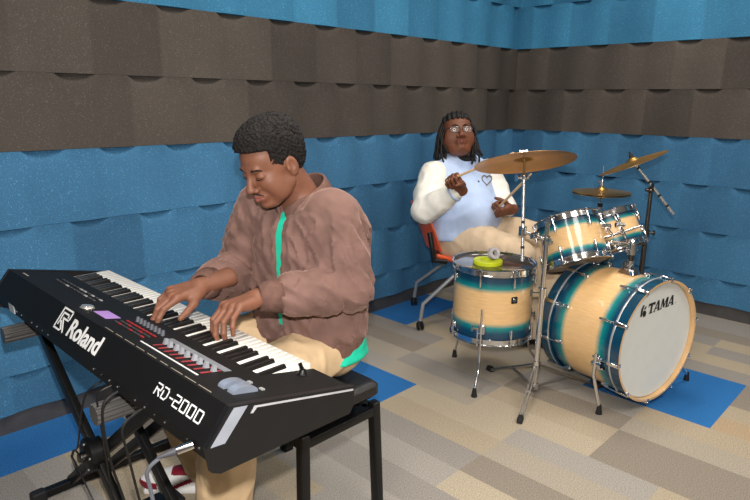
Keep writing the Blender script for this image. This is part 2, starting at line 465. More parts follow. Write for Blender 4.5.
# case: chassis behind the keys and key bed below them
case = MB()
section([(XB, 0.807), (-3.868, 0.740), (-3.860, 0.700), (-3.835, 0.686), (XK, 0.686), (XK, ztop(XK)-0.001)], YN+0.012, YF-0.012, case)
section([(XK-0.001, 0.686), (XF_+0.004, 0.690), (XF_+0.003, 0.722), (XK-0.001, 0.722)], YN+0.012, YF-0.012, case)
section([(XK, 0.70), (XF_+0.002, 0.70), (XF_+0.002, ztop(XF_)-0.002), (XK, ztop(XK)-0.002)], YN+0.012, -1.645, case)
section([(XK, 0.70), (XF_+0.002, 0.70), (XF_+0.002, ztop(XF_)-0.002), (XK, ztop(XK)-0.002)], -0.450, YF-0.012, case)
case_o = case.build('case', BLACKM, kb, smooth=20)
for (y0, y1) in ((YN-0.002, YN+0.012), (YF-0.012, YF+0.002)):
    e = MB(); section([(XB-0.002, 0.809), (-3.872, 0.740), (-3.864, 0.686), (-3.845, 0.676), (-3.50, 0.672), (-3.487, 0.690), (-3.484, 0.737)], y0, y1, e)
    ec = e.build('end_cheek', BLACK, kb, smooth=20)
    s_ = -1 if y0 < -1 else 1; yy = y0-0.0012 if s_ < 0 else y1+0.0002
    g = MB(); g.prism([(-3.809, 0.803), (-3.778, 0.797), (-3.833, 0.737), (-3.864, 0.740)], (0, yy, 0), ex, ez, ey, 0.001)
    g.build('grey_end_flash', mat('grey_end_panel', (150, 155, 165), 0.35, 0.2), ec, smooth=None)
    g = MB(); g.prism([(-3.762, 0.7905), (-3.490, 0.732), (-3.490, 0.7275), (-3.757, 0.785), (-3.766, 0.776), (-3.772, 0.7775)], (0, yy, 0), ex, ez, ey, 0.001)
    g.build('silver_pinstripe', mat('silver_stripe', (200, 200, 205), 0.35, 0.4), ec, smooth=None)
# keys
IVORY = mat('white_key_plastic', (236, 232, 224), 0.25, var=0.01); EBONY = mat('black_key_plastic', (20, 18, 18), 0.3, var=0.01)
KW = 1.188/52; ZK = 0.7475
wk = MB(); wk.box((-3.567, 0, ZK-0.010), (0.153, KW-0.0012, 0.020), bev=0.0012)
wme = None; first = None
def keycopy(src, y, parent):
    o = src.copy(); C.objects.link(o); o.parent = parent; o.location = (0, y, 0); return o
names = 'ABCDEFG'; hasblack = {'A', 'C', 'D', 'F', 'G'}
w0 = wk.build('white_key', IVORY, kb); w0.location = (0, 0, 0)
bk = MB(); bk.box((-3.597, 0, ZK+0.0045), (0.094, 0.0115, 0.0125), taper=(0.93, 0.78), bev=0.0015)
b0 = bk.build('black_key', EBONY, kb)
y_org = 0
for i in range(52):
    y = -1.64+KW*(i+0.5)
    if i == 0: w0.location = (0, y, 0)
    else: keycopy(w0, y, kb)
fb = True
for i in range(51):
    if names[i % 7] in hasblack:
        y = -1.64+KW*(i+1)
        if fb: b0.location = (0, y, 0); fb = False
        else: keycopy(b0, y, kb)
# panel furniture: frame on the sloping top
slope = Vector((XF_-XB, 0, 0.735-0.807)).normalized()
PX, PY, PZ = slope, ey, slope.cross(ey).normalized()
if PZ.z < 0: PZ = -PZ
def ptop(x, y, h=0.0): return Vector((x, y, ztop(x))) + PZ*h
pax = (PX, PY, PZ)
d = MB(); d.lathe([(0, 0.006), (0.016, 0.0065), (0.0175, 0.004), (0.020, 0.0015), (0.0205, 0)], ptop(-3.772, -0.985), PZ, 28); d.build('value_dial', mat('silver_dial', (215, 210, 205), 0.25, 0.8), kb)
d = MB(); d.box(ptop(-3.753, -1.072, 0.0006), (0.042, 0.082, 0.0012), pax); d.build('display_screen', mat('lcd_screen', (168, 128, 196), 0.3, emit=0.12), kb, smooth=None)
LED = mat('red_led_button', (150, 40, 44), 0.4); BTN = mat('grey_button', (62, 60, 62), 0.5); LBTN = mat('pale_button', (150, 150, 150), 0.5)
rb = random.Random(5)
for i in range(11):                                    # tone buttons toward the treble end
    for j in range(2):
        d = MB(); d.box(ptop(-3.722+0.021*j, -0.60-0.030*i, 0.0015), (0.007, 0.018, 0.003), pax, bev=0.001)
        d.build('tone_button', LBTN if rb.random() < 0.25 else BTN, kb, smooth=None)
for i in range(8):                                     # encoder knobs
    d = MB(); p = ptop(-3.704, -1.155-0.0205*i); d.lathe([(0, 0.014), (0.0042, 0.014), (0.006, 0.0), (0.006, 0)], p, PZ, 12); d.build('control_knob', mat('grey_knob', (90, 92, 100), 0.35), kb)
for i in range(8):
    for j in range(3):
        d = MB(); d.box(ptop(-3.728-0.016*j, -1.150-0.0215*i, 0.0012), (0.005, 0.015, 0.0024), pax)
        d.build('zone_button', LED if (j == 0 or (i+j) % 3 == 0) else BTN, kb, smooth=None)
d = MB(); d.box(ptop(-3.703, -1.468, 0.0006), (0.020, 0.27, 0.0012), pax); d.build('slider_scale_plate', mat('grey_scale_plate', (120, 122, 128), 0.5), kb, smooth=None)
d = MB(); d.box(ptop(-3.779, -1.47, 0.0005), (0.004, 0.27, 0.001), pax); d.build('white_rule_line', WHITEP, kb, smooth=None)
for i in range(9):
    y = -1.375-0.0275*i
    sl_ = MB(); sl_.box(ptop(-3.742, y, 0.0006), (0.052, 0.0055, 0.0012), pax); so = sl_.build('slider_track', mat('red_slider_track', (150, 50, 56), 0.5), kb, smooth=None)
    c_ = MB(); c_.box(ptop(-3.738+0.004*rb.random(), y, 0.008), (0.012, 0.010, 0.014), pax, taper=(0.6, 0.8)); c_.build('slider_cap', mat('grey_slider_cap', (150, 152, 158), 0.35), so, smooth=None)
for k in range(9):                                     # worn printed line at the back edge
    d = MB(); d.box(ptop(-3.808, -1.22-0.058*k, 0.0004), (0.0016, 0.03+0.02*rb.random(), 0.0008), pax); d.build('printed_input_marking', mat('faded_print', (150, 140, 125), 0.6), kb, smooth=None)
for k in range(2):
    d = MB(); w = []
    yk = -1.690-0.036*k
    prof = [(0.031*math.cos(PI*i/14), 0.015*math.sin(PI*i/14)**0.8 if 0 < i < 14 else 0) for i in range(15)]
    d.prism(prof, ptop(-3.745, yk-0.011), PX, PZ, PY, 0.022); d.build('modulation_wheel', mat('silver_wheel', (170, 180, 198), 0.28, 0.6), kb)
d = MB(); d.lathe([(0, 0.012), (0.008, 0.012), (0.010, 0.004), (0.013, 0)], ptop(-3.545, -1.675), PZ, 16); d.tube([ptop(-3.545, -1.675, 0.01), ptop(-3.555, -1.672, 0.026)], [0.004, 0.005]); d.build('pitch_lever', PWDR, kb)
for k, yk in enumerate((-1.655, -1.700)):
    d = MB(); d.box(ptop(-3.700, yk-0.03, 0.0015), (0.008, 0.012, 0.003), pax); d.build('assign_button', LBTN, kb, smooth=None)
# lettering on the sloped back: reads along -y
bs = Vector((-3.868-XB, 0, 0.740-0.807)).normalized()
BX, BY = -ey, -bs; BZ = BX.cross(BY)
def pback(y, v, h=0.0006): return Vector((XB, y, 0.807)) + bs*v + BZ*h       # v metres below the top edge
def text_obj(name, body, o, X, Y, Z, size, m, parent, sx=1.0, shear=0.0, off=0.0, ext=0.0004):
    cu = bpy.data.curves.new(name, 'FONT'); cu.body = body; cu.size = size; cu.extrude = ext; cu.offset = off; cu.shear = shear; cu.resolution_u = 4
    t = bpy.data.objects.new(name, cu); C.objects.link(t); dg = bpy.context.evaluated_depsgraph_get()
    me = bpy.data.meshes.new_from_object(t.evaluated_get(dg)); bpy.data.objects.remove(t)
    o0 = org_of(parent)
    for v in me.vertices:
        p = o + X*(v.co.x*sx) + Y*v.co.y + Z*v.co.z; v.co = p-o0
    me.materials.clear(); me.materials.append(m); me.update()
    return link(name, me, parent)
text_obj('maker_lettering', 'Roland', pback(-1.040, 0.066), BX, BY, BZ, 0.068, WHITEP, kb, sx=1.06, off=0.0016)
def strokes(mb, segs, o, X, Y, Z, w, h=0.0008):
    """segs: polylines in plane units; each drawn as a flat band of width w"""
    for pl in segs:
        for (a, b) in zip(pl[:-1], pl[1:]):
            a, b = Vector((a[0], a[1], 0)), Vector((b[0], b[1], 0)); t = (b-a).normalized(); n = Vector((-t.y, t.x, 0))*w/2; t = t*w/2
            q = [a-t-n, b+t-n, b+t+n, a-t+n]
            mb.prism([(p.x, p.y) for p in q], o, X, Y, Z, h)
lg = MB()   # square maze-like emblem before the name
u_ = 0.0066
strokes(lg, [[(0, 0), (0, 9*u_)], [(0, 9*u_), (9.5*u_, 9*u_), (9.5*u_, 5*u_), (4*u_, 5*u_), (9.5*u_, 0)],
             [(0, 0), (6.0*u_, 0)], [(1.9*u_, 2*u_), (1.9*u_, 7.1*u_), (7.6*u_, 7.1*u_), (7.6*u_, 6.2*u_)], [(1.9*u_, 3.4*u_), (3.5*u_, 3.4*u_), (6.8*u_, 0.6*u_)]],
        pback(-0.955, 0.066), BX, BY, BZ, 0.0050)
lg.build('square_emblem', WHITEP, kb, smooth=None)
def techno(mb, ch, o, s):
    w, h = 0.0195, s
    G = {'R': [[(0, 0), (0, 0.62*h)], [(0, h), (w, h), (w, .5*h), (.15*w, .5*h)], [(.45*w, .5*h), (w, 0)]],
         'D': [[(0, 0.62*h), (0, 0), (.75*w, 0), (w, .25*h), (w, .8*h), (w*.8, h), (0, h)]],
         '-': [[(.15*w, .45*h), (.7*w, .45*h)]],
         '2': [[(0, h), (w, h), (w, .5*h), (0, .5*h), (0, 0), (w, 0)]],
         '0': [[(0, 0), (w, 0), (w, h), (0, h), (0, 0)]]}[ch]
    strokes(mb, G, o, BX, BY, BZ, 0.0031)
mn = MB(); yy = -1.545
for ch in 'RD-2000':
    techno(mn, ch, pback(yy, 0.0585), 0.0235); yy -= 0.0290 if ch != '-' else 0.0215
mn.build('model_lettering', WHITEP, kb, smooth=None)
d = MB(); strokes(d, [[(0, 0), (0.045, 0)]], ptop(-3.79, -0.49, 0.0004), -ey, PX, PZ, 0.006, 0.0006); d.build('small_top_marking', mat('faded_print', (150, 140, 125)), kb, smooth=None)
# socket strip on the lower back
for k in range(26):
    y = -0.60-0.046*k
    if 8 < k < 14 or k % 5 == 3: continue
    d = MB(); p = Vector((-3.864, y, 0.722)); ax = Vector((-0.98, 0, -0.2)).normalized()
    d.lathe([(0.0018, 0.002), (0.0032, 0.002), (0.0032, -0.004)], p, ax, 12); d.build('socket', STEEL if k % 3 else DSTEEL, kb)
d = MB(); d.box((-3.866, -0.60, 0.722), (0.004, 0.05, 0.026)); d.build('rating_plate', mat('pale_sticker', (170, 175, 180), 0.5), kb, smooth=None)

# ================================================================== X STAND
st = thing('keyboard_stand', (-3.6, -0.93, 0), 'black double-braced X-shaped keyboard stand with ribbed arm ends', 'keyboard stand')
def bar(mb, a, b, w, h, up=(1, 0, 0)):
    a, b = Vector(a), Vector(b); z = (b-a).normalized(); X, Y, Z = frame(z, up)
    mb.box((a+b)/2, (h, w, (b-a).length), (X, Y, Z), bev=0.004); return mb
for x in (-3.775, -3.63):
    m_ = MB(); bar(m_, (x, -0.50, 0.645), (x, -1.31, 0.025), 0.024, 0.040); m_.build('cross_leg', PWDR, st)
for x in (-3.745,):
    m_ = MB(); bar(m_, (x, -0.575, 0.025), (x, -1.37, 0.650), 0.022, 0.036); m_.build('cross_leg', PWDR, st)
m_ = MB(); bar(m_, (-3.600, -0.575, 0.025), (-3.600, -1.37, 0.650), 0.022, 0.036); m_.build('cross_leg', PWDR, st)
HUB = Vector((-3.800, -0.945, 0.318))
m_ = MB(); m_.lathe([(0, 0.012), (0.040, 0.012), (0.052, 0.006), (0.052, -0.01), (0, -0.01)], HUB, (-1, 0, 0), 26); m_.lathe([(0, 0), (0.046, 0), (0.046, 0.04), (0, 0.04)], HUB, (1, 0, 0), 26)
hub = m_.build('pivot_hub', PWDR, st)
m_ = MB(); m_.lathe([(0, 0.03), (0.014, 0.03), (0.017, 0.02), (0.012, 0.0)], HUB, (-1, 0, 0), 14); m_.build('locking_knob', DSTEEL, hub)
for k in range(5):
    m_ = MB(); a = 2*PI*k/5+0.4; m_.ball(HUB+Vector((-0.011, 0.042*math.cos(a), 0.042*math.sin(a))), 0.0055, 8); m_.build('bolt', STEEL, hub)
for y in (-0.585, -1.30):
    m_ = MB(); bar(m_, (-3.85, y, 0.022), (-3.33, y, 0.022), 0.030, 0.030, (0, 0, 1)); fbq = m_.build('foot_bar', PWDR, st)
    for xx in (-3.86, -3.32):
        m_ = MB(); m_.box((xx, y, 0.020), (0.05, 0.04, 0.040), bev=0.008); m_.build('rubber_foot', RUBBER, fbq)
RIB = mat('grey_ribbed_rubber', (70, 68, 66), 0.45)
for y in (-0.610, -1.325):
    m_ = MB(); bar(m_, (-3.85, y, 0.652), (-3.50, y, 0.652), 0.024, 0.024, (0, 0, 1)); ar = m_.build('support_arm', PWDR, st)
    for (x0, x1) in ((-3.905, -3.80),):
        prof = []
        m_ = MB(); n = 48
        vs = []; R0 = 0.027
        for xx in (x0, x1):
            for i in range(n):
                rr = R0*(1.0 if i % 4 < 2 else 0.88); a = 2*PI*i/n; vs.append((xx, y+rr*math.cos(a), 0.642+rr*math.sin(a)))
        m_.add(vs, [(i, (i+1) % n, n+(i+1) % n, n+i) for i in range(n)]+[tuple(range(n)), tuple(range(2*n-1, n-1, -1))]); m_.build('ribbed_grip', RIB, ar, smooth=30)
    if y > -1:   # far arm has a clamp bolt
        m_ = MB(); m_.tube([(-3.88, y+0.10, 0.69), (-3.94, y+0.12, 0.70)], 0.012); m_.build('arm_end_stub', RIB, ar)

# cables
def cable(name, pts, r, m, label, group=None):
    P3 = [Vector(p) for p in pts]; out = []
    for i in range(len(P3)-1):
        p0, p1, p2, p3 = P3[max(i-1, 0)], P3[i], P3[i+1], P3[min(i+2, len(P3)-1)]
        for k in range(8):
            t = k/8; out.append(0.5*((2*p1)+(p2-p0)*t+(2*p0-5*p1+4*p2-p3)*t*t+(-p0+3*p1-3*p2+p3)*t**3))
    out.append(P3[-1]); mb = MB(); mb.tube(out, r, 8)
    return solo(mb, name, m, P3[-1], label, 'cable', group)
CBL = mat('black_cable', (12, 12, 13), 0.5); GCB = mat('grey_cable', (88, 90, 98), 0.4)
cable('power_cable', [(-3.872, -1.40, 0.72), (-3.91, -1.40, 0.69), (-3.90, -1.385, 0.55), (-3.86, -1.36, 0.36), (-3.83, -1.30, 0.12), (-3.80, -1.22, 0.012), (-3.60, -1.05, 0.006)], 0.0032, CBL, 'thick black cable dropping from the middle back sockets of the piano')
cable('audio_cable', [(-3.870, -1.36, 0.72), (-3.90, -1.35, 0.70), (-3.885, -1.31, 0.60), (-3.86, -1.26, 0.42), (-3.83, -1.20, 0.20), (-3.78, -1.12, 0.02), (-3.62, -0.86, 0.006)], 0.0024, CBL, 'thin black cable hanging left of the thick one behind the piano')
loop = [HUB+Vector((-0.034, 0.045*math.cos(t)-0.005, 0.038*math.sin(t)-0.01)) for t in [i*2*PI/10 for i in range(11)]]
cable('looped_cable', [(-3.87, -1.30, 0.71), (-3.90, -1.26, 0.66), (-3.87, -1.08, 0.44), (-3.85, -0.98, 0.37)]+loop+[(-3.83, -1.03, 0.22), (-3.80, -1.10, 0.06), (-3.66, -1.16, 0.008)], 0.0026, CBL, 'thin black cable looped over the pivot of the keyboard stand')
cable('sustain_pedal_cable', [(-3.870, -1.52, 0.72), (-3.92, -1.53, 0.70), (-3.91, -1.52, 0.62), (-3.85, -1.45, 0.35), (-3.75, -1.30, 0.05), (-3.62, -1.05, 0.006), (-3.55, -0.93, 0.01)], 0.003, CBL, 'black cable running from the piano down to the floor pedal')
pl = thing('microphone_plug', (-3.872, -1.735, 0.722), 'silver cable connector with grey cable plugged in below the lettering', 'plug')
m_ = MB(); pd = Vector((-0.86, 0.42, -0.22)).normalized(); p0 = Vector((-3.868, -1.735, 0.725))
m_.tube([p0, p0+pd*0.008, p0+pd*0.032, p0+pd*0.034], [0.008, 0.0085, 0.0085, 0.0065], 16); m_.build('metal_shell', CHROME, pl)
m_ = MB(); m_.tube([p0+pd*0.034, p0+pd*0.045, p0+pd*0.070], [0.0078, 0.0070, 0.0035], 14); m_.build('strain_relief', mat('dark_grey_plastic', (60, 60, 66), 0.5), pl)
e_ = p0+pd*0.070
m_ = MB(); pts = [e_-pd*0.01, e_+pd*0.02+Vector((0, 0, -0.02)), e_+Vector((-0.012, 0.012, -0.08)), e_+Vector((0.01, 0.0, -0.30)), e_+Vector((0.08, 0.03, -0.62))]
sm = []
for i in range(len(pts)-1):
    q0, q1, q2, q3 = pts[max(i-1, 0)], pts[i], pts[i+1], pts[min(i+2, len(pts)-1)]
    for k in range(8):
        t = k/8; sm.append(0.5*((2*q1)+(q2-q0)*t+(2*q0-5*q1+4*q2-q3)*t*t+(-q0+3*q1-3*q2+q3)*t**3))
m_.tube(sm+[pts[-1]], 0.0040, 8); m_.build('cable', GCB, pl)
pdl = thing('sustain_pedal', (-3.60, -0.93, 0), 'black sustain pedal on the floor under the digital piano', 'pedal')
m_ = MB(); m_.box((-3.60, -0.93, 0.018), (0.19, 0.085, 0.034), bev=0.012); m_.build('base', RUBBER, pdl)
m_ = MB(); m_.box((-3.63, -0.93, 0.045), (0.13, 0.06, 0.014), bev=0.006); m_.build('treadle', PWDR, pdl)

# ================================================================== PIANO BENCH
bn = thing('piano_bench', (-3.20, -1.19, 0), 'black piano bench with vinyl seat pad under the pianist', 'bench')
m_ = MB(); m_.box((-3.20, -1.19, 0.452), (0.335, 0.52, 0.056), bev=0.022); m_.build('seat_pad', VINYL, bn)
m_ = MB()
for (a, b) in (((-3.345, -1.425, .375), (-3.06, -1.425, .375)), ((-3.345, -.955, .375), (-3.06, -.955, .375)), ((-3.345, -1.425, .375), (-3.345, -.955, .375)), ((-3.06, -1.425, .375), (-3.06, -.955, .375))):
    bar(m_, a, b, 0.03, 0.05, (0, 0, 1) if a[1] != b[1] else (0, 0, 1))
fr_ = m_.build('frame', PWDR, bn)
m_ = MB(); m_.box((-3.20, -1.19, 0.41), (0.10, 0.30, 0.03)); m_.build('lift_mechanism', DSTEEL, fr_)
for k in range(2):
    m_ = MB(); m_.lathe([(0, 0.004), (0.006, 0.004), (0.006, 0)], (-3.12+0.02*k, -1.395, 0.402), (0, 0, 1), 10); m_.build('bolt', STEEL, fr_)
for (x, y) in ((-3.355, -1.435), (-3.050, -1.435), (-3.355, -.945), (-3.050, -.945)):
    sx = -0.012 if x < -3.2 else 0.012
    m_ = MB(); bar(m_, (x, y, 0.405), (x+sx, y+(-0.012 if y < -1.2 else 0.012), 0.012), 0.032, 0.032, (0, 1, 0)); lg_ = m_.build('leg', PWDR, bn)
    m_ = MB(); m_.box((x+sx, y+(-0.012 if y < -1.2 else 0.012), 0.008), (0.038, 0.038, 0.016)); m_.build('rubber_foot', RUBBER, lg_)

# ================================================================== DRUMS
def burst_mat():
    m = mat('teal_burst_lacquer', (228, 178, 112), 0.3, var=0.05, nscale=9, coat=0.8)
    nt = m.node_tree; L = nt.links; b = nt.nodes['Principled BSDF']
    a = nt.nodes.new('ShaderNodeAttribute'); a.attribute_name = 'axial'
    cr = nt.nodes.new('ShaderNodeValToRGB'); e = cr.color_ramp.elements
    T0, T1, W0 = lin((6, 44, 70)), lin((0, 140, 142)), lin((238, 196, 140))
    e[0].position = 0.0; e[0].color = T0; e[1].position = 1.0; e[1].color = T0
    for p, c in ((0.13, lin((4, 66, 96))), (0.215, T1), (0.285, W0), (0.715, W0), (0.785, T1), (0.87, lin((4, 66, 96)))):
        q = e.new(p); q.color = c
    # fine wood grain
    tc = nt.nodes.new('ShaderNodeTexCoord'); mp = nt.nodes.new('ShaderNodeMapping'); mp.inputs['Scale'].default_value = (6, 6, 60)
    nz = nt.nodes.new('ShaderNodeTexNoise'); nz.inputs['Scale'].default_value = 3; nz.inputs['Detail'].default_value = 4
    L.new(tc.outputs['Object'], mp.inputs['Vector']); L.new(mp.outputs['Vector'], nz.inputs['Vector'])
    mx = nt.nodes.new('ShaderNodeMix'); mx.data_type = 'RGBA'; mx.blend_type = 'MULTIPLY'; mx.inputs[0].default_value = 1
    r2 = nt.nodes.new('ShaderNodeValToRGB'); r2.color_ramp.elements[0].color = (0.78, 0.76, 0.72, 1); r2.color_ramp.elements[1].color = (1.15, 1.15, 1.15, 1)
    L.new(nz.outputs['Fac'], r2.inputs['Fac']); L.new(a.outputs['Fac'], cr.inputs['Fac'])
    L.new(cr.outputs['Color'], mx.inputs[6]); L.new(r2.outputs['Color'], mx.inputs[7]); L.new(mx.outputs[2], b.inputs['Base Color'])
    return m
BURST = burst_mat()
HEADW = mat('coated_white_head', (226, 229, 225), 0.5, var=0.01)
HEADC = mat('clear_drum_head', (150, 130, 112), 0.12, var=0.03, coat=0.5)
MAPLE = mat('maple_hoop', (226, 184, 130), 0.3, var=0.05, nscale=14, coat=0.6)
TEALH = mat('teal_hoop_lacquer', (8, 62, 88), 0.25, var=0.03, coat=0.8)

def lug(p, out, ax, L_, parent, w=0.016):
    """drum lug: a tapered bridge block on the shell with a tension-rod socket, p on the shell"""
    X, Y, Z = Vector(ax).cross(out).normalized(), Vector(out).normalized(), Vector(ax).normalized()
    m = MB(); m.box(p+Y*0.006, (w*0.8, L_*0.55, 0.012), (X, Z, Y), taper=(0.7, 0.7), bev=0.003)
    m.tube([p+Y*0.013-Z*L_*0.5, p+Y*0.013-Z*L_*0.15, p+Y*0.013+Z*L_*0.15, p+Y*0.013+Z*L_*0.5], [0.0055, 0.0065, 0.0065, 0.0055], 10)
    return m.build('lug', CHROME, parent)

def tom(name, bot, axis, R, H, nl, label, group=None, top_head=None, bot_head=None, phase=0.0, loc=None):
    axis = Vector(axis).normalized(); bot = Vector(bot); top = bot+axis*H
    t = thing(name, loc or bot, label, 'drum', group)
    X, Y, Z = frame(axis)
    m = MB(); k = 12
    m.lathe([(R, H*i/k) for i in range(k+1)], bot, axis, 64, up=X); m.build('shell', BURST, t, att='axial')
    for (o, sgn, hm, nm) in ((top, 1, top_head or HEADC, 'batter_head'), (bot, -1, bot_head or HEADC, 'resonant_head')):
        m = MB(); m.lathe([(0, 0.0012), (R*0.97, 0.0012), (R+0.001, 0.004), (R+0.003, -0.004)], o, axis*sgn, 64, up=X); m.build(nm, hm, t)
        m = MB(); m.lathe([(R+0.003, -0.014), (R+0.010, -0.014), (R+0.010, -0.010), (R+0.006, -0.008), (R+0.006, 0.012), (R+0.012, 0.014), (R+0.013, 0.017), (R+0.005, 0.018), (R+0.003, 0.016), (R+0.003, -0.014)], o, axis*sgn, 64, up=X)
        m.build('hoop', CHROME, t)
    for i in range(nl):
        a = phase+2*PI*i/nl; out = X*math.cos(a)+Y*math.sin(a)
        for (o, s_) in ((top, -1), (bot, 1)):
            p = o+axis*s_*0.045+out*R
            lo = lug(p, out, axis*-s_, 0.045, t)
            m = MB(); q = o+out*(R+0.0135)
            m.tube([q+axis*s_*0.040, q-axis*s_*0.010], 0.0030, 8); m.tube([q-axis*s_*0.004, q-axis*s_*0.020], [0.0055, 0.0045], 8)
            m.box(q-axis*s_*0.006+out*-0.002, (0.014, 0.012, 0.005), (axis.cross(out), out, axis)); m.build('tension_rod', CHROME, lo)
    return t, X, Y, top

# --- bass drum
BA = Vector((-0.2284, -0.9736, 0)).normalized(); BF = Vector((-1.598, -1.847, 0.323))-BA*0.026; BL = 0.394
bass = thing('bass_drum', (-1.56, -1.64, 0), 'large teal and natural wood bass drum lying on its side on two spurs', 'drum', None)
BR = 0.278; X, Y, Z = frame(BA)
rear = BF-BA*BL
m = MB(); m.lathe([(BR, BL*i/14) for i in range(15)], rear, BA, 80); m.build('shell', BURST, bass, att='axial')
m = MB(); m.lathe([(0, 0.004), (BR*0.95, 0.004), (BR-0.004, 0.006), (BR+0.002, 0.0)], BF, BA, 80); hd = m.build('front_head', HEADW, bass)
m = MB(); m.lathe([(0, 0.004), (BR*0.95, 0.004), (BR-0.004, 0.006), (BR+0.002, 0.0)], rear, -BA, 80); m.build('batter_head', mat('clear_batter', (190, 185, 175), 0.3), bass)
for (o, ax) in ((BF, BA), (rear, -BA)):
    m = MB(); m.lathe([(BR+0.003, -0.028), (BR+0.014, -0.028), (BR+0.014, 0.026), (BR+0.013, 0.0265)], o, ax, 80)
    h1 = m.build('hoop', TEALH, bass)
    m = MB(); m.lathe([(BR+0.013, 0.0265), (BR+0.003, 0.0265), (BR+0.002, 0.025), (BR+0.002, 0.0)], o, ax, 80); m.build('hoop_lining', MAPLE, h1)
    m = MB(); m.lathe([(BR+0.0142, -0.028), (BR+0.0155, -0.026), (BR+0.0155, -0.020), (BR+0.0142, -0.018)], o, ax, 80); m.build('hoop_inlay', mat('pale_inlay', (190, 196, 200), 0.25, 0.5), h1)
def claw_set(o, ax, a):
    out = X*math.cos(a)+Y*math.sin(a) if True else None
    c = MB(); q = o+out*(BR+0.020)
    tn = Vector(ax).cross(out).normalized()
    c.box(q+ax*0.000, (0.020, 0.010, 0.056), (tn, out, ax), taper=(0.8, 0.8), bev=0.004); c.box(q+ax*0.028-out*0.008, (0.018, 0.022, 0.005), (tn, out, ax), bev=0.002)
    cl = c.build('claw', CHROME, bass)
    r_ = MB(); r_.tube([q+ax*0.028, q-ax*0.085], 0.0032, 8); r_.tube([q+ax*0.028, q+ax*0.035], [0.006, 0.005], 8); r_.build('tension_rod', CHROME, cl)
    lug(o-ax*0.088+out*BR, out, -Vector(ax), 0.040, bass)
for i in range(10):
    a = 2*PI*(i+0.30)/10
    claw_set(BF, BA, a); claw_set(rear, -BA, a)
# lettering on the front head
HX = Vector((0, 0, 1)).cross(BA).normalized(); HY = Vector((0, 0, 1)); HZ = BA
def phead(x, y): return BF + HX*x + HY*y + BA*0.0052
rot = math.radians(4); QX = HX*math.cos(rot)+HY*math.sin(rot); QY = -HX*math.sin(rot)+HY*math.cos(rot)
INK = mat('black_print', (18, 18, 20), 0.5)
tm = MB()
def band(pl, w, o): 
    for (a, b) in zip(pl[:-1], pl[1:]):
        a_, b_ = Vector((a[0], a[1], 0)), Vector((b[0], b[1], 0)); t = (b_-a_).normalized(); n = Vector((-t.y, t.x, 0))*w/2
        tm.prism([(p.x, p.y) for p in (a_-n, b_-n, b_+n, a_+n)], o, QX, QY, HZ, 0.0008)
H_ = 0.048
def letter(ch, x0, o):
    k = 0.20                                           # forward slant
    sl = lambda x, y: (x0+x+y*k, y)
    thick, thin = 0.0125, 0.0055
    if ch == 'T':
        band([sl(-0.002, H_-0.005), sl(0.046, H_-0.005)], 0.010, o); band([sl(0.022, 0), sl(0.022, H_)], thick, o); band([sl(0.010, 0.002), sl(0.034, 0.002)], 0.004, o)
        band([sl(0.000, H_-0.006), sl(-0.001, H_-0.016)], 0.004, o); band([sl(0.044, H_-0.006), sl(0.043, H_-0.016)], 0.004, o)
    if ch == 'A':
        band([sl(0.000, 0), sl(0.019, H_)], thin, o); band([sl(0.022, H_), sl(0.034, 0)], thick, o); band([sl(0.006, 0.014), sl(0.030, 0.014)], 0.005, o)
        band([sl(-0.006, 0.002), sl(0.008, 0.002)], 0.004, o); band([sl(0.024, 0.002), sl(0.043, 0.002)], 0.004, o)
    if ch == 'M':
        band([sl(0.002, 0), sl(0.004, H_)], thin, o); band([sl(0.007, H_), sl(0.022, 0.006)], thick*0.9, o); band([sl(0.022, 0.004), sl(0.038, H_)], thin, o); band([sl(0.044, 0), sl(0.042, H_)], thick, o)
        band([sl(-0.004, 0.002), sl(0.008, 0.002)], 0.004, o); band([sl(0.036, 0.002), sl(0.053, 0.002)], 0.004, o)
o = phead(-0.084, 0.142)
for ch, x0 in (('T', 0.0), ('A', 0.047), ('M', 0.096), ('A', 0.153)):
    letter(ch, x0, o)
# twin-stroke emblem left of the name
tm.prism([(-0.052, 0.0), (-0.040, 0.0), (-0.036, 0.030), (-0.026, 0.052), (-0.036, 0.052), (-0.048, 0.036)], o, QX, QY, HZ, 0.0008)
tm.prism([(-0.036, 0.010), (-0.030, -0.006), (-0.014, -0.004), (-0.010, 0.012), (-0.018, 0.024), (-0.032, 0.024)], o, QX, QY, HZ, 0.0008)
tm.prism([(-0.030, 0.028), (-0.014, 0.032), (-0.012, 0.044), (-0.022, 0.040)], o, QX, QY, HZ, 0.0008)
tm.prism([(0.208, 0.004), (0.212, 0.004), (0.212, 0.008), (0.208, 0.008)], o, QX, QY, HZ, 0.0008)
tm.build('printed_name', INK, hd, smooth=None)
# spurs
for (foot, sy) in (((-1.845, -1.705, 0.0), -1), ((-1.180, -1.870, 0.0), 1)):
    foot = Vector(foot); side = X if (X.dot(foot-BF) > 0) else -X
    side = Vector((foot.x-BF.x, foot.y-BF.y, 0)); side = (side-BA*side.dot(BA)).normalized()
    ctr = BF-BA*0.085
    p = ctr+side*BR*0.93+Vector((0, 0, -BR*0.30)); 
    m = MB(); m.box(p+side*0.012, (0.055, 0.065, 0.035), (BA, Vector((0, 0, 1)), side), taper=(0.7, 0.8), bev=0.006); m.tube([p+side*0.03-BA*0.02, p+side*0.03+BA*0.03], 0.013, 14)
    m.tube([p+side*0.03+Vector((0, 0, 0.03)), p+side*0.03+Vector((0, 0, 0.045))], 0.008, 10)
    sp = m.build('spur_bracket', CHROME, bass)
    m = MB(); q = foot+Vector((0, 0, 0.03)); m.tube([p+side*0.035+Vector((0, 0, 0.05)), p+side*0.04-Vector((0, 0, 0.05)), q], 0.0080, 12); m.build('spur', CHROME, sp)
    m = MB(); m.tube([foot+Vector((0, 0, 0.001)), foot+Vector((0, 0, 0.02)), foot+Vector((0, 0, 0.045))], [0.015, 0.012, 0.009], 12); m.build('rubber_foot', RUBBER, sp)

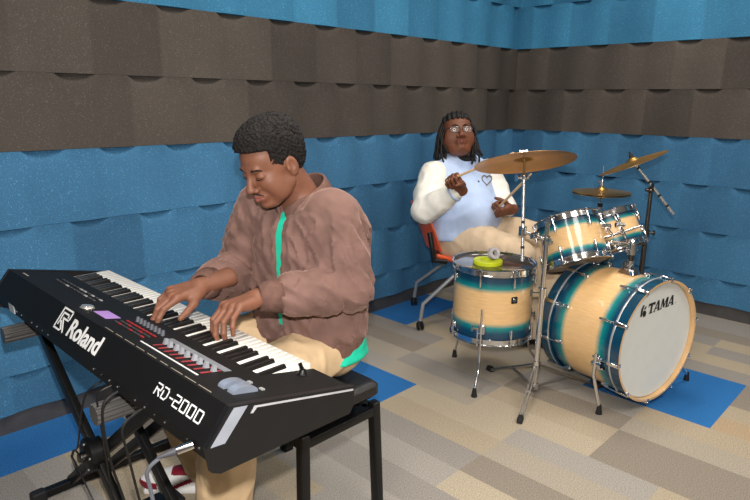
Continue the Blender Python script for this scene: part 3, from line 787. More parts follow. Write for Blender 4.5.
# --- floor tom
FT = Vector((-1.835, -1.095, 0.245)); FH = 0.345
ft, X0, Y0, ftop = tom('floor_tom', FT, (0, 0, 1), 0.198, FH, 8, 'teal and natural wood floor tom on three chrome legs with a yellow roll on top', loc=(FT.x, FT.y, 0), phase=0.28,
                       top_head=mat('dark_glossy_head', (92, 84, 82), 0.08, var=0.02, coat=1.0))
for fxy in ((-2.115, -1.205), (-1.800, -0.850), (-1.580, -1.235)):
    f0 = Vector((fxy[0], fxy[1], 0)); out = Vector((f0.x-FT.x, f0.y-FT.y, 0)).normalized()
    s0 = Vector((FT.x, FT.y, 0))+out*(0.198+0.028)
    m = MB(); m.box(s0-out*0.018+Vector((0, 0, 0.315)), (0.032, 0.034, 0.050), (out, Vector((0, 0, 1)).cross(out), Vector((0, 0, 1))), bev=0.006)
    m.tube([s0+Vector((0, 0, 0.30)), s0+Vector((0, 0, 0.335))], 0.011, 12); m.tube([s0+Vector((0, 0, 0.318)), s0+Vector((0, 0, 0.318))+out.cross(Vector((0, 0, 1)))*0.045], 0.004, 8)
    m.box(s0+Vector((0, 0, 0.318))+out.cross(Vector((0, 0, 1)))*0.045, (0.008, 0.006, 0.03)); br = m.build('leg_bracket', CHROME, ft)
    m = MB(); m.tube([s0+Vector((0, 0, 0.42)), s0+Vector((0, 0, 0.16)), s0*0.8+f0*0.2+Vector((0, 0, 0.10)), f0+Vector((0, 0, 0.03))], 0.0058, 10); m.build('leg', CHROME, ft)
    m = MB(); m.tube([f0+Vector((0, 0, 0.001)), f0+Vector((0, 0, 0.02)), f0+Vector((0, 0, 0.042))], [0.015, 0.012, 0.009], 12); m.build('rubber_foot', RUBBER, br)
bo = (CAM-FT); bo.z = 0; bo.normalize(); bo = (Matrix.Rotation(math.radians(32), 3, 'Z') @ bo)
bp = FT+bo*0.1985+Vector((0, 0, 0.215)); bx = Vector((0, 0, 1)).cross(bo)
m = MB(); m.box(bp, (0.034, 0.034, 0.003), (bx, Vector((0, 0, 1)), bo), bev=0.004); bd = m.build('badge', INK, ft)
m = MB(); m.lathe([(0, 0.003), (0.009, 0.003), (0.011, 0.0)], bp, bo, 16); m.build('vent_grommet', CHROME, bd)

# --- rack toms
def rack(px, py, d, lean, under, R, H, name, nl, label, phase):
    b = at(px, py, d); view = (b-CAM).normalized()
    img_up = CU*math.cos(lean)-CR*math.sin(lean)
    ax = (img_up*math.cos(under)+view*math.sin(under)).normalized()
    return tom(name, b, ax, R, H, nl, label, None, phase=phase, bot_head=mat('translucent_head', (176, 150, 122), 0.2, var=0.06, nscale=14, coat=0.5)), ax, b
(t12, _, _, top12), ax12, b12 = rack(577.5, 262.5, 2.98, math.radians(15), math.radians(15), 0.150, 0.205, 'rack_tom', 6, 'larger teal and natural wood rack tom above the bass drum, left one', 0.5)
(t10, _, _, top10), ax10, b10 = rack(619.5, 247.0, 3.12, math.radians(20), math.radians(11), 0.125, 0.165, 'rack_tom', 6, 'smaller teal and natural wood rack tom above the bass drum, right one', 0.9)
for (tt, b, ax, R, tgt) in ((t12, b12, ax12, 0.150, 1), (t10, b10, ax10, 0.125, -1)):
    d_ = (b10+ax10*0.08-b12-ax12*0.08)*tgt; d_ = (d_-ax*d_.dot(ax)).normalized()
    p = b+ax*0.085+d_*R
    tn = ax.cross(d_)
    m = MB(); m.box(p+d_*0.010, (0.05, 0.075, 0.018), (tn, ax, d_), taper=(0.7, 0.8), bev=0.006); m.tube([p+d_*0.02-ax*0.03, p+d_*0.02+ax*0.03], 0.012, 12); m.build('mounting_bracket', CHROME, tt)
# tom holder on the bass drum
mb_ = Vector((BF.x, BF.y, 0))-BA*0.165-X*0.0+Vector((0, 0, BF.z+BR))
th = thing('tom_holder', mb_, 'chrome double tom holder mounted on top of the bass drum shell', 'drum hardware')
m = MB(); m.box(mb_+Vector((0, 0, 0.012)), (0.06, 0.085, 0.026), (X, BA, Vector((0, 0, 1))), taper=(0.8, 0.8), bev=0.006); m.tube([mb_+Vector((0, 0, 0.02)), mb_+Vector((0, 0, 0.065))], 0.019, 18)
m.tube([mb_+Vector((0, 0, 0.045)), mb_+Vector((0, 0, 0.045))-X*0.04], 0.006, 8); m.box(mb_+Vector((0, 0, 0.045))-X*0.045, (0.008, 0.012, 0.034)); m.build('base_plate', CHROME, th)
hp = mb_+Vector((0, 0, 0.115))
m = MB(); m.tube([mb_+Vector((0, 0, 0.03)), hp], 0.0125, 16); m.build('post', DSTEEL, th)
m = MB(); m.tube([hp-Vector((0, 0, 0.02)), hp+Vector((0, 0, 0.03))], 0.022, 18); m.ball(hp+Vector((0, 0, 0.035)), 0.020); m.tube([hp+X*0.04, hp-X*0.04], 0.008, 10); m.build('clamp', CHROME, th)
for (b, ax, R, tgt) in ((b12, ax12, 0.150, 1), (b10, ax10, 0.125, -1)):
    d_ = (b10+ax10*0.08-b12-ax12*0.08)*tgt; d_ = (d_-ax*d_.dot(ax)).normalized(); p = b+ax*0.085+d_*(R+0.024)
    m = MB(); m.tube([hp+Vector((0, 0, 0.03)), (hp+p)/2+Vector((0, 0, 0.005)), p-ax*0.012], 0.0062, 10); m.ball((hp+p)/2, 0.013); m.build('tom_arm', CHROME, th)
    m = MB(); m.ball(p-ax*0.012, 0.016, 12); m.build('ball_joint', CHROME, th)

for (qa, qb, qc) in (((598, 216, 2.97), (606, 226, 2.93), (613, 236, 2.95)), ((612, 214, 2.98), (620, 225, 2.95), (626, 238, 2.98))):
    pa, pb, pc = at(*qa), at(*qb), at(*qc)
    m = MB(); m.tube([pa, pb, pc], 0.0060, 10); arm_ = m.build('angled_rod', CHROME, th)
    m = MB(); m.tube([pb-CR*0.022, pb+CR*0.022], 0.011, 12); m.box(pb-CU*0.018, (0.010, 0.010, 0.030)); m.build('wing_screw', CHROME, arm_)
m = MB(); m.tube([at(604, 238, 2.97), at(640, 226, 3.0)], 0.0065, 10); m.ball(at(622, 232, 2.98), 0.014, 12); m.build('cross_rod', CHROME, th)
# --- cymbals
def cym_mat(name, rgb):
    m = mat(name, rgb, 0.34, 1.0, var=0.12, nscale=5)
    nt = m.node_tree; L = nt.links; b = nt.nodes['Principled BSDF']
    a = nt.nodes.new('ShaderNodeAttribute'); a.attribute_name = 'axial'
    wv = nt.nodes.new('ShaderNodeMath'); wv.operation = 'SINE'; ml = nt.nodes.new('ShaderNodeMath'); ml.operation = 'MULTIPLY'; ml.inputs[1].default_value = 420
    L.new(a.outputs['Fac'], ml.inputs[0]); L.new(ml.outputs[0], wv.inputs[0])
    bp = nt.nodes.new('ShaderNodeBump'); bp.inputs['Strength'].default_value = 0.25; bp.inputs['Distance'].default_value = 0.001
    L.new(wv.outputs[0], bp.inputs['Height']); L.new(bp.outputs['Normal'], b.inputs['Normal'])
    return m
BRASS = cym_mat('brass_cymbal', (236, 180, 102)); BRONZE = cym_mat('bronze_ride', (206, 158, 98))
def cymbal(name, c, ax, R, label, m_, group=None, flip=1):
    ax = Vector(ax).normalized(); c = Vector(c)
    prof = []
    n = 26
    for i in range(n+1):
        r = 0.006+(R-0.006)*i/n; q = r/R
        h = 0.0 - 0.016*R/0.2*q**1.6
        if r < R*0.2: h += 0.02*math.cos(r/(R*0.2)*PI/2)**0.8
        prof.append((r, h*flip))
    full = prof+[(r, h-0.0014) for r, h in reversed(prof)]
    mb = MB(); mb.lathe(full, c, ax, 72)
    for i in range(len(mb.att)): mb.att[i] = prof[min(i % len(full), 2*n+1-(i % len(full)))][0] if True else 0
    o = mb
    for i in range(len(o.v)): o.v[i] = o.v[i]-c
    ob = o.build(name, m_, None, att='axial', smooth=60); ob.location = c; ORG[ob.name] = c
    return tag(ob, label, 'cymbal', group)
def view_axis(px, py, lean, under):
    v = (at(px, py, 1)-CAM).normalized(); up = CU*math.cos(lean)-CR*math.sin(lean)
    return (up*math.cos(under)+v*math.sin(under)).normalized()
RC = at(524.5, 161.5, 2.87); RAX = view_axis(524, 161, math.radians(4.5), math.radians(5.0))
cymbal('ride_cymbal', RC+RAX*0.012, RAX, 0.236, 'large bronze ride cymbal tilted in front of the drummer', BRONZE)
HC = at(601.5, 191.5, 3.74)
HAX = Vector((0.0, 0.0, 1)); 
cymbal('hi_hat_cymbal', HC+Vector((0, 0, 0.012)), HAX, 0.172, 'upper of the two flat hi-hat cymbals behind the rack toms', BRASS, 'pair of hi-hat cymbals')
cymbal('hi_hat_cymbal', HC+Vector((0, 0, -0.026)), -HAX, 0.172, 'lower upturned one of the two hi-hat cymbals behind the rack toms', BRASS, 'pair of hi-hat cymbals')
CC = at(632.5, 160.5, 3.40); CAX = view_axis(632, 160, math.radians(20), math.radians(-4.5))
cymbal('crash_cymbal', CC, CAX, 0.186, 'brass crash cymbal tilted steeply on the right boom stand', BRASS)

def nutset(mb, c, ax, up=1):
    """felt washer sleeve and wing nut on a cymbal's rod"""
    mb.tube([c-ax*0.02, c+ax*0.045], 0.004, 8); mb.tube([c+ax*0.018, c+ax*0.030], 0.010, 12)
    s_ = ax.cross(CF).normalized()
    mb.box(c+ax*0.036+s_*0.010, (0.018, 0.004, 0.012), (s_, ax.cross(s_), ax)); mb.box(c+ax*0.036-s_*0.010, (0.018, 0.004, 0.012), (s_, ax.cross(s_), ax))
def tripod(root, hubp, feet, r=0.0055, collar_h=0.06, m_=STEEL):
    """double-braced tripod base: legs from the collar to rubber feet, struts from the lower hub"""
    hubp = Vector(hubp)
    for f_ in feet:
        f_ = Vector(f_); d = (f_-Vector((hubp.x, hubp.y, 0))); d.z = 0; n = d.normalized(); s_ = Vector((0, 0, 1)).cross(n)
        top = Vector((hubp.x, hubp.y, hubp.z))+n*0.02; end = f_+Vector((0, 0, 0.018))-n*0.02
        m = MB()
        for k in (-1, 1): m.tube([top+s_*0.007*k, end+s_*0.007*k], 0.0042, 8)
        m.box(end+n*0.005, (0.03, 0.022, 0.012), (n, s_, Vector((0, 0, 1)))); lg_ = m.build('leg', m_, root)
        m = MB(); mid = top*0.48+end*0.52
        for k in (-1, 1): m.tube([mid+s_*0.005*k, Vector((hubp.x, hubp.y, max(hubp.z-0.145, 0.032)))+s_*0.004*k+n*0.012], 0.0034, 8)
        m.tube([mid-s_*0.012, mid+s_*0.012], 0.006, 8); m.build('brace', m_, lg_)
        m = MB(); m.box(f_+Vector((0, 0, 0.014)), (0.045, 0.026, 0.026), (n, s_, Vector((0, 0, 1))), taper=(0.8, 0.9), bev=0.006); m.build('rubber_foot', RUBBER, lg_)
# front stand (holds the ride)
SP = Vector((-1.862, -1.385, 0))
cs = thing('cymbal_stand', SP, 'chrome tripod cymbal stand between floor tom and bass drum', 'cymbal stand', None)
ptop_ = Vector((SP.x, SP.y, 0.835))
m = MB(); m.tube([SP+Vector((0, 0, 0.05)), SP+Vector((0, 0, 0.52))], 0.0135, 16); m.tube([SP+Vector((0, 0, 0.50)), ptop_], 0.0105, 16); m.build('pole', CHROME, cs)
m = MB(); m.tube([SP+Vector((0, 0, 0.49)), SP+Vector((0, 0, 0.535))], 0.019, 16); m.tube([SP+Vector((0, 0, 0.51)), SP+Vector((0, 0, 0.51))-CR*0.045], 0.005, 8); m.box(SP+Vector((0, 0, 0.51))-CR*0.05, (0.008, 0.012, 0.03)); m.build('height_collar', CHROME, cs)
for z0, z1 in ((0.120, 0.165), (0.02, 0.05)):
    m = MB(); m.tube([SP+Vector((0, 0, z0)), SP+Vector((0, 0, z1))], 0.018, 16); m.build('base_collar', CHROME, cs)
m = MB(); m.tube([ptop_, ptop_+Vector((0, 0, 0.02))], 0.013, 14); m.tube([ptop_+Vector((0, 0, 0.01)), ptop_+Vector((0, 0, 0.028))], 0.006); m.build('pole_cap', CHROME, cs)
tripod(cs, SP+Vector((0, 0, 0.140)), ((-2.168, -1.490, 0), (-1.815, -1.095, 0), (-1.596, -1.588, 0)))
CL = Vector((SP.x, SP.y, 0.765)); rb_ = at(522.5, 231, 2.80)
m = MB(); m.tube([CL-(rb_-CL)*0.25, rb_+(rb_-CL)*0.12], 0.008, 12)
for q in (CL, rb_): m.tube([q-Vector((0, 0, 0.02)), q+Vector((0, 0, 0.02))], 0.018, 14)
m.box((CL+rb_)/2, (0.05, 0.022, 0.026), bev=0.004); m.tube([CL-CF*0.01, CL-CF*0.05], 0.006); m.box(CL-CF*0.05, (0.03, 0.006, 0.01)); m.tube([rb_, rb_-CF*0.04], 0.005); m.box(rb_-CF*0.042, (0.008, 0.006, 0.03)); m.build('multi_clamp', CHROME, cs)
r0 = at(522.2, 261.5, 2.80); r1 = at(524.0, 178, 2.85)
m = MB(); m.tube([r0, r1], 0.0075, 12); rodo = m.build('extension_rod', mat('bright_rod', (235, 235, 235), 0.22, 0.85, var=0.02), cs)
m = MB(); m.tube([r0+(r1-r0)*0.15, r0+(r1-r0)*0.18], 0.009, 12); m.tube([r0+(r1-r0)*0.45, r0+(r1-r0)*0.48], 0.0085, 12); m.build('marker_ring', RUBBER, rodo)
m = MB(); m.ball(r1+Vector((0, 0, 0.006)), 0.015); m.tube([r1-CR*0.03, r1+CR*0.022], 0.006, 10); m.box(r1-CR*0.035, (0.010, 0.012, 0.030)); m.build('tilter', CHROME, cs)
m = MB(); m.tube([r1, RC-RAX*0.004], [0.007, 0.0055], 10); nutset(m, RC+RAX*0.012, RAX); m.build('tilter_rod', CHROME, cs)
# boom stand (holds the crash)
PB = at(641, 300, 3.42); PB = Vector((PB.x, PB.y, 0)); ptp = at(651, 190, 3.42); PB = Vector((ptp.x, ptp.y, 0))
bs_ = thing('boom_cymbal_stand', PB, 'dark steel boom stand standing behind the bass drum, right side', 'cymbal stand', None)
m = MB(); m.tube([PB+Vector((0, 0, 0.05)), PB+Vector((0, 0, 0.62))], 0.0135, 14); m.tube([PB+Vector((0, 0, 0.60)), ptp], 0.0110, 14); m.build('pole', DSTEEL, bs_)
q = PB+Vector((0, 0, ptp.z-0.245)); m = MB(); m.tube([q-Vector((0, 0, 0.02)), q+Vector((0, 0, 0.02))], 0.018, 14); m.tube([q-CR*0.02, q+CR*0.05], 0.006, 10); m.box(q+CR*0.045, (0.012, 0.012, 0.026)); m.build('height_collar', DSTEEL, bs_)
b0_ = at(634.5, 163, 3.42); b1_ = at(673.5, 214, 3.40)
m = MB(); m.tube([b0_, b1_], 0.0068, 12); m.tube([b0_*0.75+b1_*0.25, b1_], 0.0082, 12); bo_ = m.build('boom_arm', mat('bright_rod', (235, 235, 235)), bs_)
for f_ in (0.08, 0.36, 0.62, 0.82):
    m = MB(); m.tube([b0_+(b1_-b0_)*f_, b0_+(b1_-b0_)*(f_+0.035)], 0.0088, 10); m.build('marker_ring', RUBBER, bo_)
m = MB(); m.ball(ptp, 0.020); m.tube([ptp-CR*0.03, ptp+CR*0.03], 0.009, 10); m.box(ptp-CF*0.02+CU*0.018, (0.012, 0.012, 0.035)); m.build('boom_tilter', DSTEEL, bs_)
m = MB(); m.tube([b0_, CC-CAX*0.004], 0.006, 10); m.tube([b0_-CR*0.02, b0_+CR*0.015], 0.009, 10); m.build('tilter_rod', CHROME, bs_)
m = MB(); m.tube([CC-CAX*0.01, CC+CAX*0.022], 0.005, 8); m.tube([CC+CAX*0.018, CC+CAX*0.036], [0.013, 0.010], 12); m.tube([CC+CAX*0.036, CC+CAX*0.052], 0.006, 8); m.build('felt_and_nut', RUBBER, bs_)
tripod(bs_, PB+Vector((0, 0, 0.2)), [PB+Vector((0.27*math.cos(a), 0.27*math.sin(a), 0)) for a in (0.2, 2.4, 4.45)], m_=DSTEEL)
# hi-hat stand
HS = Vector((HC.x, HC.y, 0))
hs = thing('hi_hat_stand', HS, 'thin hi-hat stand standing behind the rack toms', 'cymbal stand')
m = MB(); m.tube([HS+Vector((0, 0, 0.04)), HS+Vector((0, 0, HC.z-0.08))], 0.012, 14); m.build('pole', CHROME, hs)
m = MB(); m.tube([HC-Vector((0, 0, 0.10)), HC+Vector((0, 0, 0.155))], 0.0032, 8); m.build('pull_rod', CHROME, hs)
m = MB(); m.tube([HC+Vector((0, 0, 0.032)), HC+Vector((0, 0, 0.05)), HC+Vector((0, 0, 0.075))], [0.010, 0.012, 0.008], 12); m.tube([HC+Vector((0, 0, 0.06)), HC+Vector((0, 0, 0.06))-CR*0.026], 0.005, 8); m.build('clutch', CHROME, hs)
m = MB(); m.tube([HC-Vector((0, 0, 0.075)), HC-Vector((0, 0, 0.095))], [0.017, 0.013], 14); m.build('cymbal_seat', RUBBER, hs)
tripod(hs, HS+Vector((0, 0, 0.2)), [HS+Vector((0.25*math.cos(a), 0.25*math.sin(a), 0)) for a in (1.2, 3.3, 5.4)])

# --- tape rolls on the floor tom
TZ = ftop.z+0.0015
rp_ = Vector((FT.x, FT.y, TZ))+(at(487, 261, 3.1)-at(493.5, 261, 3.1))+Vector((0, 0, 0))
YEL = mat('yellow_green_tape', (214, 226, 40), 0.4, var=0.08)
m = MB(); m.lathe([(0.038, 0), (0.070, 0), (0.073, 0.003), (0.073, 0.019), (0.070, 0.022), (0.038, 0.022)], rp_, (0, 0, 1), 40, closed=True)
yr = solo(m, 'tape_roll', YEL, rp_, 'yellow-green roll lying flat on the floor tom head', 'tape roll')
m = MB(); c2 = rp_+Vector((0, 0, 0.022+0.031))+CR*0.028+CF*0.005
ax2 = (-CF+CR*0.45+CU*0.25).normalized()
m.lathe([(0.015, -0.013), (0.030, -0.013), (0.031, -0.010), (0.031, 0.010), (0.030, 0.013), (0.015, 0.013)], c2, ax2, 32, closed=True)
solo(m, 'tape_roll', mat('clear_grey_tape', (196, 190, 196), 0.15, var=0.1, nscale=40, coat=0.6), c2, 'small clear grey roll standing on edge on the yellow-green roll', 'tape roll')

# ================================================================== DRUMMER'S CHAIR
ch = thing('office_chair', (-1.27, -0.45, 0), 'orange shell chair with silver tube legs on casters under the drummer', 'chair')
ORA = mat('orange_plastic', (226, 92, 48), 0.35, var=0.02)
SIL = mat('silver_painted_tube', (168, 170, 174), 0.35, 0.5, var=0.02)
cf_ = Vector((0.70, -0.71, 0)).normalized(); cs_ = Vector((0.71, 0.70, 0)).normalized(); SC = Vector((-1.275, -0.515, 0.43))
def cp(a, b, z): return Vector((SC.x, SC.y, 0))+cf_*a+cs_*b+Vector((0, 0, z))
s_ = SDF((SC.x-0.45, SC.y-0.45, 0.38), (SC.x+0.45, SC.y+0.45, 0.56), 0.007)
Mx = np.array([list(cf_), list(cs_), [0, 0, 1]]).T
s_.box(cp(0.01, 0, 0.425), (0.215, 0.205, 0.016), Mx, rnd=0.014)
def dish(x, y, z):
    a = (x-SC.x)*cf_.x+(y-SC.y)*cf_.y; b = (x-SC.x)*cs_.x+(y-SC.y)*cs_.y
    return 0*a
V, Q = s_.mesh()
a = (V[:, 0]-SC.x)*cf_.x+(V[:, 1]-SC.y)*cf_.y; b = (V[:, 0]-SC.x)*cs_.x+(V[:, 1]-SC.y)*cs_.y
V[:, 2] += 0.9*b**2*0.7+0.25*np.maximum(-a-0.1, 0)-0.8*np.maximum(a-0.14, 0)**1.4
np_obj('seat', [(V, Q)], ORA, ch)
m = MB(); n = 14; vs = []
rows = 10
for side in (0, 1):
    for j in range(rows+1):
        z = 0.50+0.27*j/rows; w = 0.205-0.02*abs(j/rows-0.5)
        for i in range(n+1):
            t = -1+2*i/n; ww = w*math.sqrt(max(0, 1-(abs(j/rows-0.5)*2)**6*0.10))
            vs.append(cp(-0.245-0.10*j/rows+0.075*t*t-0.010*side, ww*t, z))
N1 = (rows+1)*(n+1); fs = []
for side in (0, 1):
    for j in range(rows):
        for i in range(n):
            q = [side*N1+j*(n+1)+i, side*N1+j*(n+1)+i+1, side*N1+(j+1)*(n+1)+i+1, side*N1+(j+1)*(n+1)+i]; fs.append(q if side else q[::-1])
edge = [j*(n+1) for j in range(rows+1)]+[rows*(n+1)+i for i in range(1, n+1)]+[j*(n+1)+n for j in range(rows-1, -1, -1)]+[i for i in range(n-1, 0, -1)]
for k in range(len(edge)):
    a_, b_ = edge[k], edge[(k+1) % len(edge)]; fs.append((a_, b_, N1+b_, N1+a_))
m.add(vs, fs); m.build('backrest', ORA, ch)
m = MB(); m.tube([cp(-0.14, -0.20, 0.44), cp(-0.22, -0.215, 0.45), cp(-0.235, -0.215, 0.54), cp(-0.25, -0.20, 0.62)], 0.016, 12)
m.build('back_bracket', BLACK, ch)
m = MB(); m.tube([cp(-0.14, 0.20, 0.44), cp(-0.22, 0.215, 0.45), cp(-0.235, 0.215, 0.54), cp(-0.25, 0.20, 0.62)], 0.016, 12); m.build('back_bracket', BLACK, ch)
wheels = [Vector((-1.624, -0.451, 0)), Vector((-1.290, -0.115, 0)), Vector((-1.30, -0.86, 0)), Vector((-0.95, -0.52, 0))]
tops = [cp(-0.05, -0.17, 0.41), cp(-0.05, 0.17, 0.41), cp(0.10, -0.17, 0.41), cp(0.10, 0.17, 0.41)]
for w_, tp in zip(wheels, tops):
    m = MB(); bend = tp*0.25+w_*0.75; bend.z = 0.30; 
    m.tube([tp, tp+(w_-tp)*0.10+Vector((0, 0, -0.01)), Vector((w_.x*0.94+tp.x*0.06, w_.y*0.94+tp.y*0.06, 0.17)), w_+Vector((0, 0, 0.062))], 0.0125, 12); l_ = m.build('leg', SIL, ch)
    m = MB(); axw = (CR*0.9+CF*0.2); axw.z = 0; axw.normalize()
    for k in (-1, 1): m.lathe([(0, 0.007), (0.020, 0.007), (0.027, 0.003), (0.027, -0.003), (0.020, -0.007), (0, -0.007)], w_+Vector((0, 0, 0.028))+axw*0.013*k, axw, 20)
    m.tube([w_+Vector((0, 0, 0.03)), w_+Vector((0, 0, 0.066))], 0.011, 10); m.build('caster', RUBBER, l_)
    m = MB(); m.lathe([(0, 0.0215), (0.010, 0.021), (0.012, 0.019)], w_+Vector((0, 0, 0.028)), -CF if False else -axw.cross(Vector((0, 0, 1))).cross(Vector((0, 0, 1))), 14); m.build('caster_hubcap', SIL, l_)

# ================================================================== PEOPLE
def M3(Fv, Uv):
    """columns: forward, left, up"""
    Fv = Vector(Fv).normalized(); Uv = Vector(Uv); L_ = Uv.cross(Fv).normalized(); U2 = Fv.cross(L_).normalized()
    return np.array([list(Fv), list(L_), list(U2)]).T
def xf(V, M, c, s=1.0): return (V*s)@M.T+np.array(c)

def head_local(wide=1.0, jowl=0.0, lip=1.0, nose=1.0, open_eye=False, h=0.0022):
    """bald head, face toward +x, left toward +y, origin between the eyes' height and the ears"""
    s = SDF((-0.125, -0.115, -0.215), (0.135, 0.115, 0.135), h); W = wide
    s.ell((-0.018, 0, 0.034), (0.092, 0.073*W, 0.082))
    s.ell((0.022, 0, -0.022), (0.066, 0.060*W, 0.088), k=0.03)
    s.ell((0.040, 0, 0.042), (0.046, 0.056*W, 0.042), k=0.02)
    for y in (-1, 1):
        s.cone((0.000, y*0.050*W, -0.055), (0.052, y*0.020*W, -0.097), 0.022+jowl*0.3, 0.018, k=0.025)
        s.ell((0.052, y*0.036*W, -0.030), (0.028, 0.024*W+jowl, 0.026+jowl), k=0.02)
        s.ell((0.030, y*0.046*W, -0.060), (0.030, 0.020+jowl, 0.030), k=0.025)
    if jowl: s.ell((0.028, 0, -0.112), (0.045, 0.052*W, 0.028), k=0.03)
    s.ell((0.072, 0, -0.098), (0.017, 0.021, 0.015), k=0.018)
    s.cone((0.080, -0.030, 0.019), (0.080, 0.030, 0.019), 0.0105, k=0.014)          # brow
    for y in (-1, 1):
        s.ell((0.098, y*0.033, 0.001), (0.022, 0.017, 0.012), k=0.012, op='cut')    # socket
        s.ell((0.073, y*0.0325, -0.001), (0.0145, 0.0165, 0.0125), k=0.004)          # lid over the eyeball
        s.cone((0.0865, y*0.020, -0.0045), (0.083, y*0.047, -0.0035), 0.0016, k=0.002, op='cut')   # lid crease
    s.cone((0.084, 0, 0.012), (0.104, 0, -0.030), 0.0075, 0.0105*nose, k=0.012)      # nose
    s.ell((0.107, 0, -0.036), (0.0125, 0.0125*nose, 0.0105), k=0.006)
    for y in (-1, 1):
        s.ell((0.097, y*0.0155*nose, -0.039), (0.0105, 0.0085*nose, 0.0080), k=0.005)
        s.ell((0.103, y*0.008, -0.0475), (0.004, 0.0042, 0.0035), k=0.002, op='cut')  # nostril
    s.ell((0.078, 0, -0.067), (0.020, 0.029, 0.021), k=0.014)                        # muzzle
    s.cone((0.0945, 0, -0.049), (0.0955, 0, -0.056), 0.0022, k=0.003, op='cut')      # philtrum
    for y in (-1, 1):
        s.cone((0.0955, 0, -0.0615), (0.083, y*0.025, -0.0660), 0.0062*lip, 0.0030, k=0.004)
        s.cone((0.0945, 0, -0.0730), (0.083, y*0.023, -0.0680), 0.0070*lip, 0.0030, k=0.004)
        s.cone((0.1010, 0, -0.0672), (0.086, y*0.026, -0.0672), 0.0014, k=0.0015, op='cut')
        # ear
        s.ell((-0.012, y*0.0770*W, -0.008), (0.0190, 0.0090, 0.032), M=M3((0.95, -y*0.30, -0.1), (0.1, 0, 1)), k=0.003)
        s.ell((-0.006, y*0.0875*W, -0.003), (0.0115, 0.0085, 0.020), k=0.002, op='cut')
        s.ell((0.004, y*0.078*W, -0.012), (0.005, 0.006, 0.007), k=0.002)
        s.ell((-0.012, y*0.0760*W, -0.030), (0.010, 0.0065, 0.010), k=0.004)
    return s
def lips_mask(c, lip=1.0):
    x, y, z = c[:, 0], np.abs(c[:, 1]), c[:, 2]
    w = 0.0095*(1-(y/0.027)**2)*lip
    return (x > 0.078) & (y < 0.0255) & (np.abs(z+0.0672) < w)

def hand_local(curl, spread=(6, 1, -4, -10), thumb=(35, 20, 20), side=1, s=1.0, h=0.0020, thumb_down=12, stub=0.090):
    """hand along +x, back of the hand +z, thumb toward side*y; curl: 4 x (knuckle, middle, tip) degrees"""
    g = SDF((-0.105, -0.075, -0.115), (0.200, 0.095, 0.060), h)
    f = SDF((-0.105, -0.075, -0.115), (0.200, 0.095, 0.060), h)
    # palm: four metacarpal rays and the heel
    ys = [0.030, 0.0100, -0.0105, -0.0295]; xs = [0.086, 0.090, 0.085, 0.077]
    for y, x in zip(ys, xs):
        g.cone((0.008, y*0.62, 0.000), (x, y, 0.002), 0.0150, 0.0115, k=0.012)
    g.ell((0.030, 0.020, -0.008), (0.034, 0.020, 0.015), k=0.012); g.ell((0.034, -0.020, -0.006), (0.036, 0.015, 0.013), k=0.012)
    g.cone((-stub, -0.007, 0.000), (0.004, -0.005, 0.000), 0.0250, 0.0215, k=0.012); g.cone((-stub, 0.008, 0.000), (0.004, 0.006, 0.000), 0.0250, 0.0215, k=0.012)
    lens = [(0.044, 0.026, 0.021), (0.049, 0.030, 0.022), (0.045, 0.028, 0.021), (0.035, 0.021, 0.019)]
    rad = [(0.0095, 0.0085, 0.0078, 0.0065), (0.0097, 0.0087, 0.0079, 0.0066), (0.0092, 0.0082, 0.0075, 0.0062), (0.0083, 0.0074, 0.0067, 0.0056)]
    tips = []
    for i in range(4):
        p = np.array([xs[i], ys[i], 0.001]); a = 0; sp = math.radians(spread[i]); first_ = True
        for j in range(3):
            a += math.radians(curl[i][j])
            d = np.array([math.cos(a)*math.cos(sp), math.cos(a)*math.sin(sp), -math.sin(a)])
            q = p+d*lens[i][j]
            f.cone(p, q, rad[i][j], rad[i][j+1], k=0.0 if first_ else 0.002)
            if j < 2: f.ell(q+np.array([0, 0, 0.0005]), (rad[i][j+1]*1.05,)*3, k=0.002)
            first_ = False; p = q
        tips.append(p)
    # knuckles
    for i in range(4): g.ell((xs[i]-0.002, ys[i], 0.0065), (0.0095, 0.0075, 0.0065), k=0.006)
    # thumb
    p = np.array([0.022, 0.026, -0.006]); a = math.radians(thumb[0]); dn = math.radians(thumb_down)
    for j, (L_, r0, r1) in enumerate(((0.040, 0.0145, 0.0112), (0.031, 0.0108, 0.0095), (0.026, 0.0095, 0.0075))):
        d = np.array([math.cos(a)*math.cos(dn), math.sin(a)*math.cos(dn), -math.sin(dn)])
        q = p+d*L_
        if j == 0: g.cone(p, q, r0, r1, k=0.014)
        else: f.cone(p, q, r0, r1, k=0.002)
        a -= math.radians(thumb[1] if j == 0 else thumb[2]); p = q
    hh = np.maximum(0.008-np.abs(g.D-f.D), 0)/0.008
    g.D = np.minimum(g.D, f.D)-hh*hh*0.002
    V, Q = g.mesh(); V = V*s
    if side < 0: V[:, 1] *= -1; Q = Q[:, ::-1]
    return V, Q, [(t*s*np.array([1, side, 1])) for t in tips]

def skinmat(name, rgb, rough=0.55):
    return mat(name, rgb, rough, var=0.05, nscale=30, bump=0.10, bscale=350, subsurf=0.12, spec=0.45)

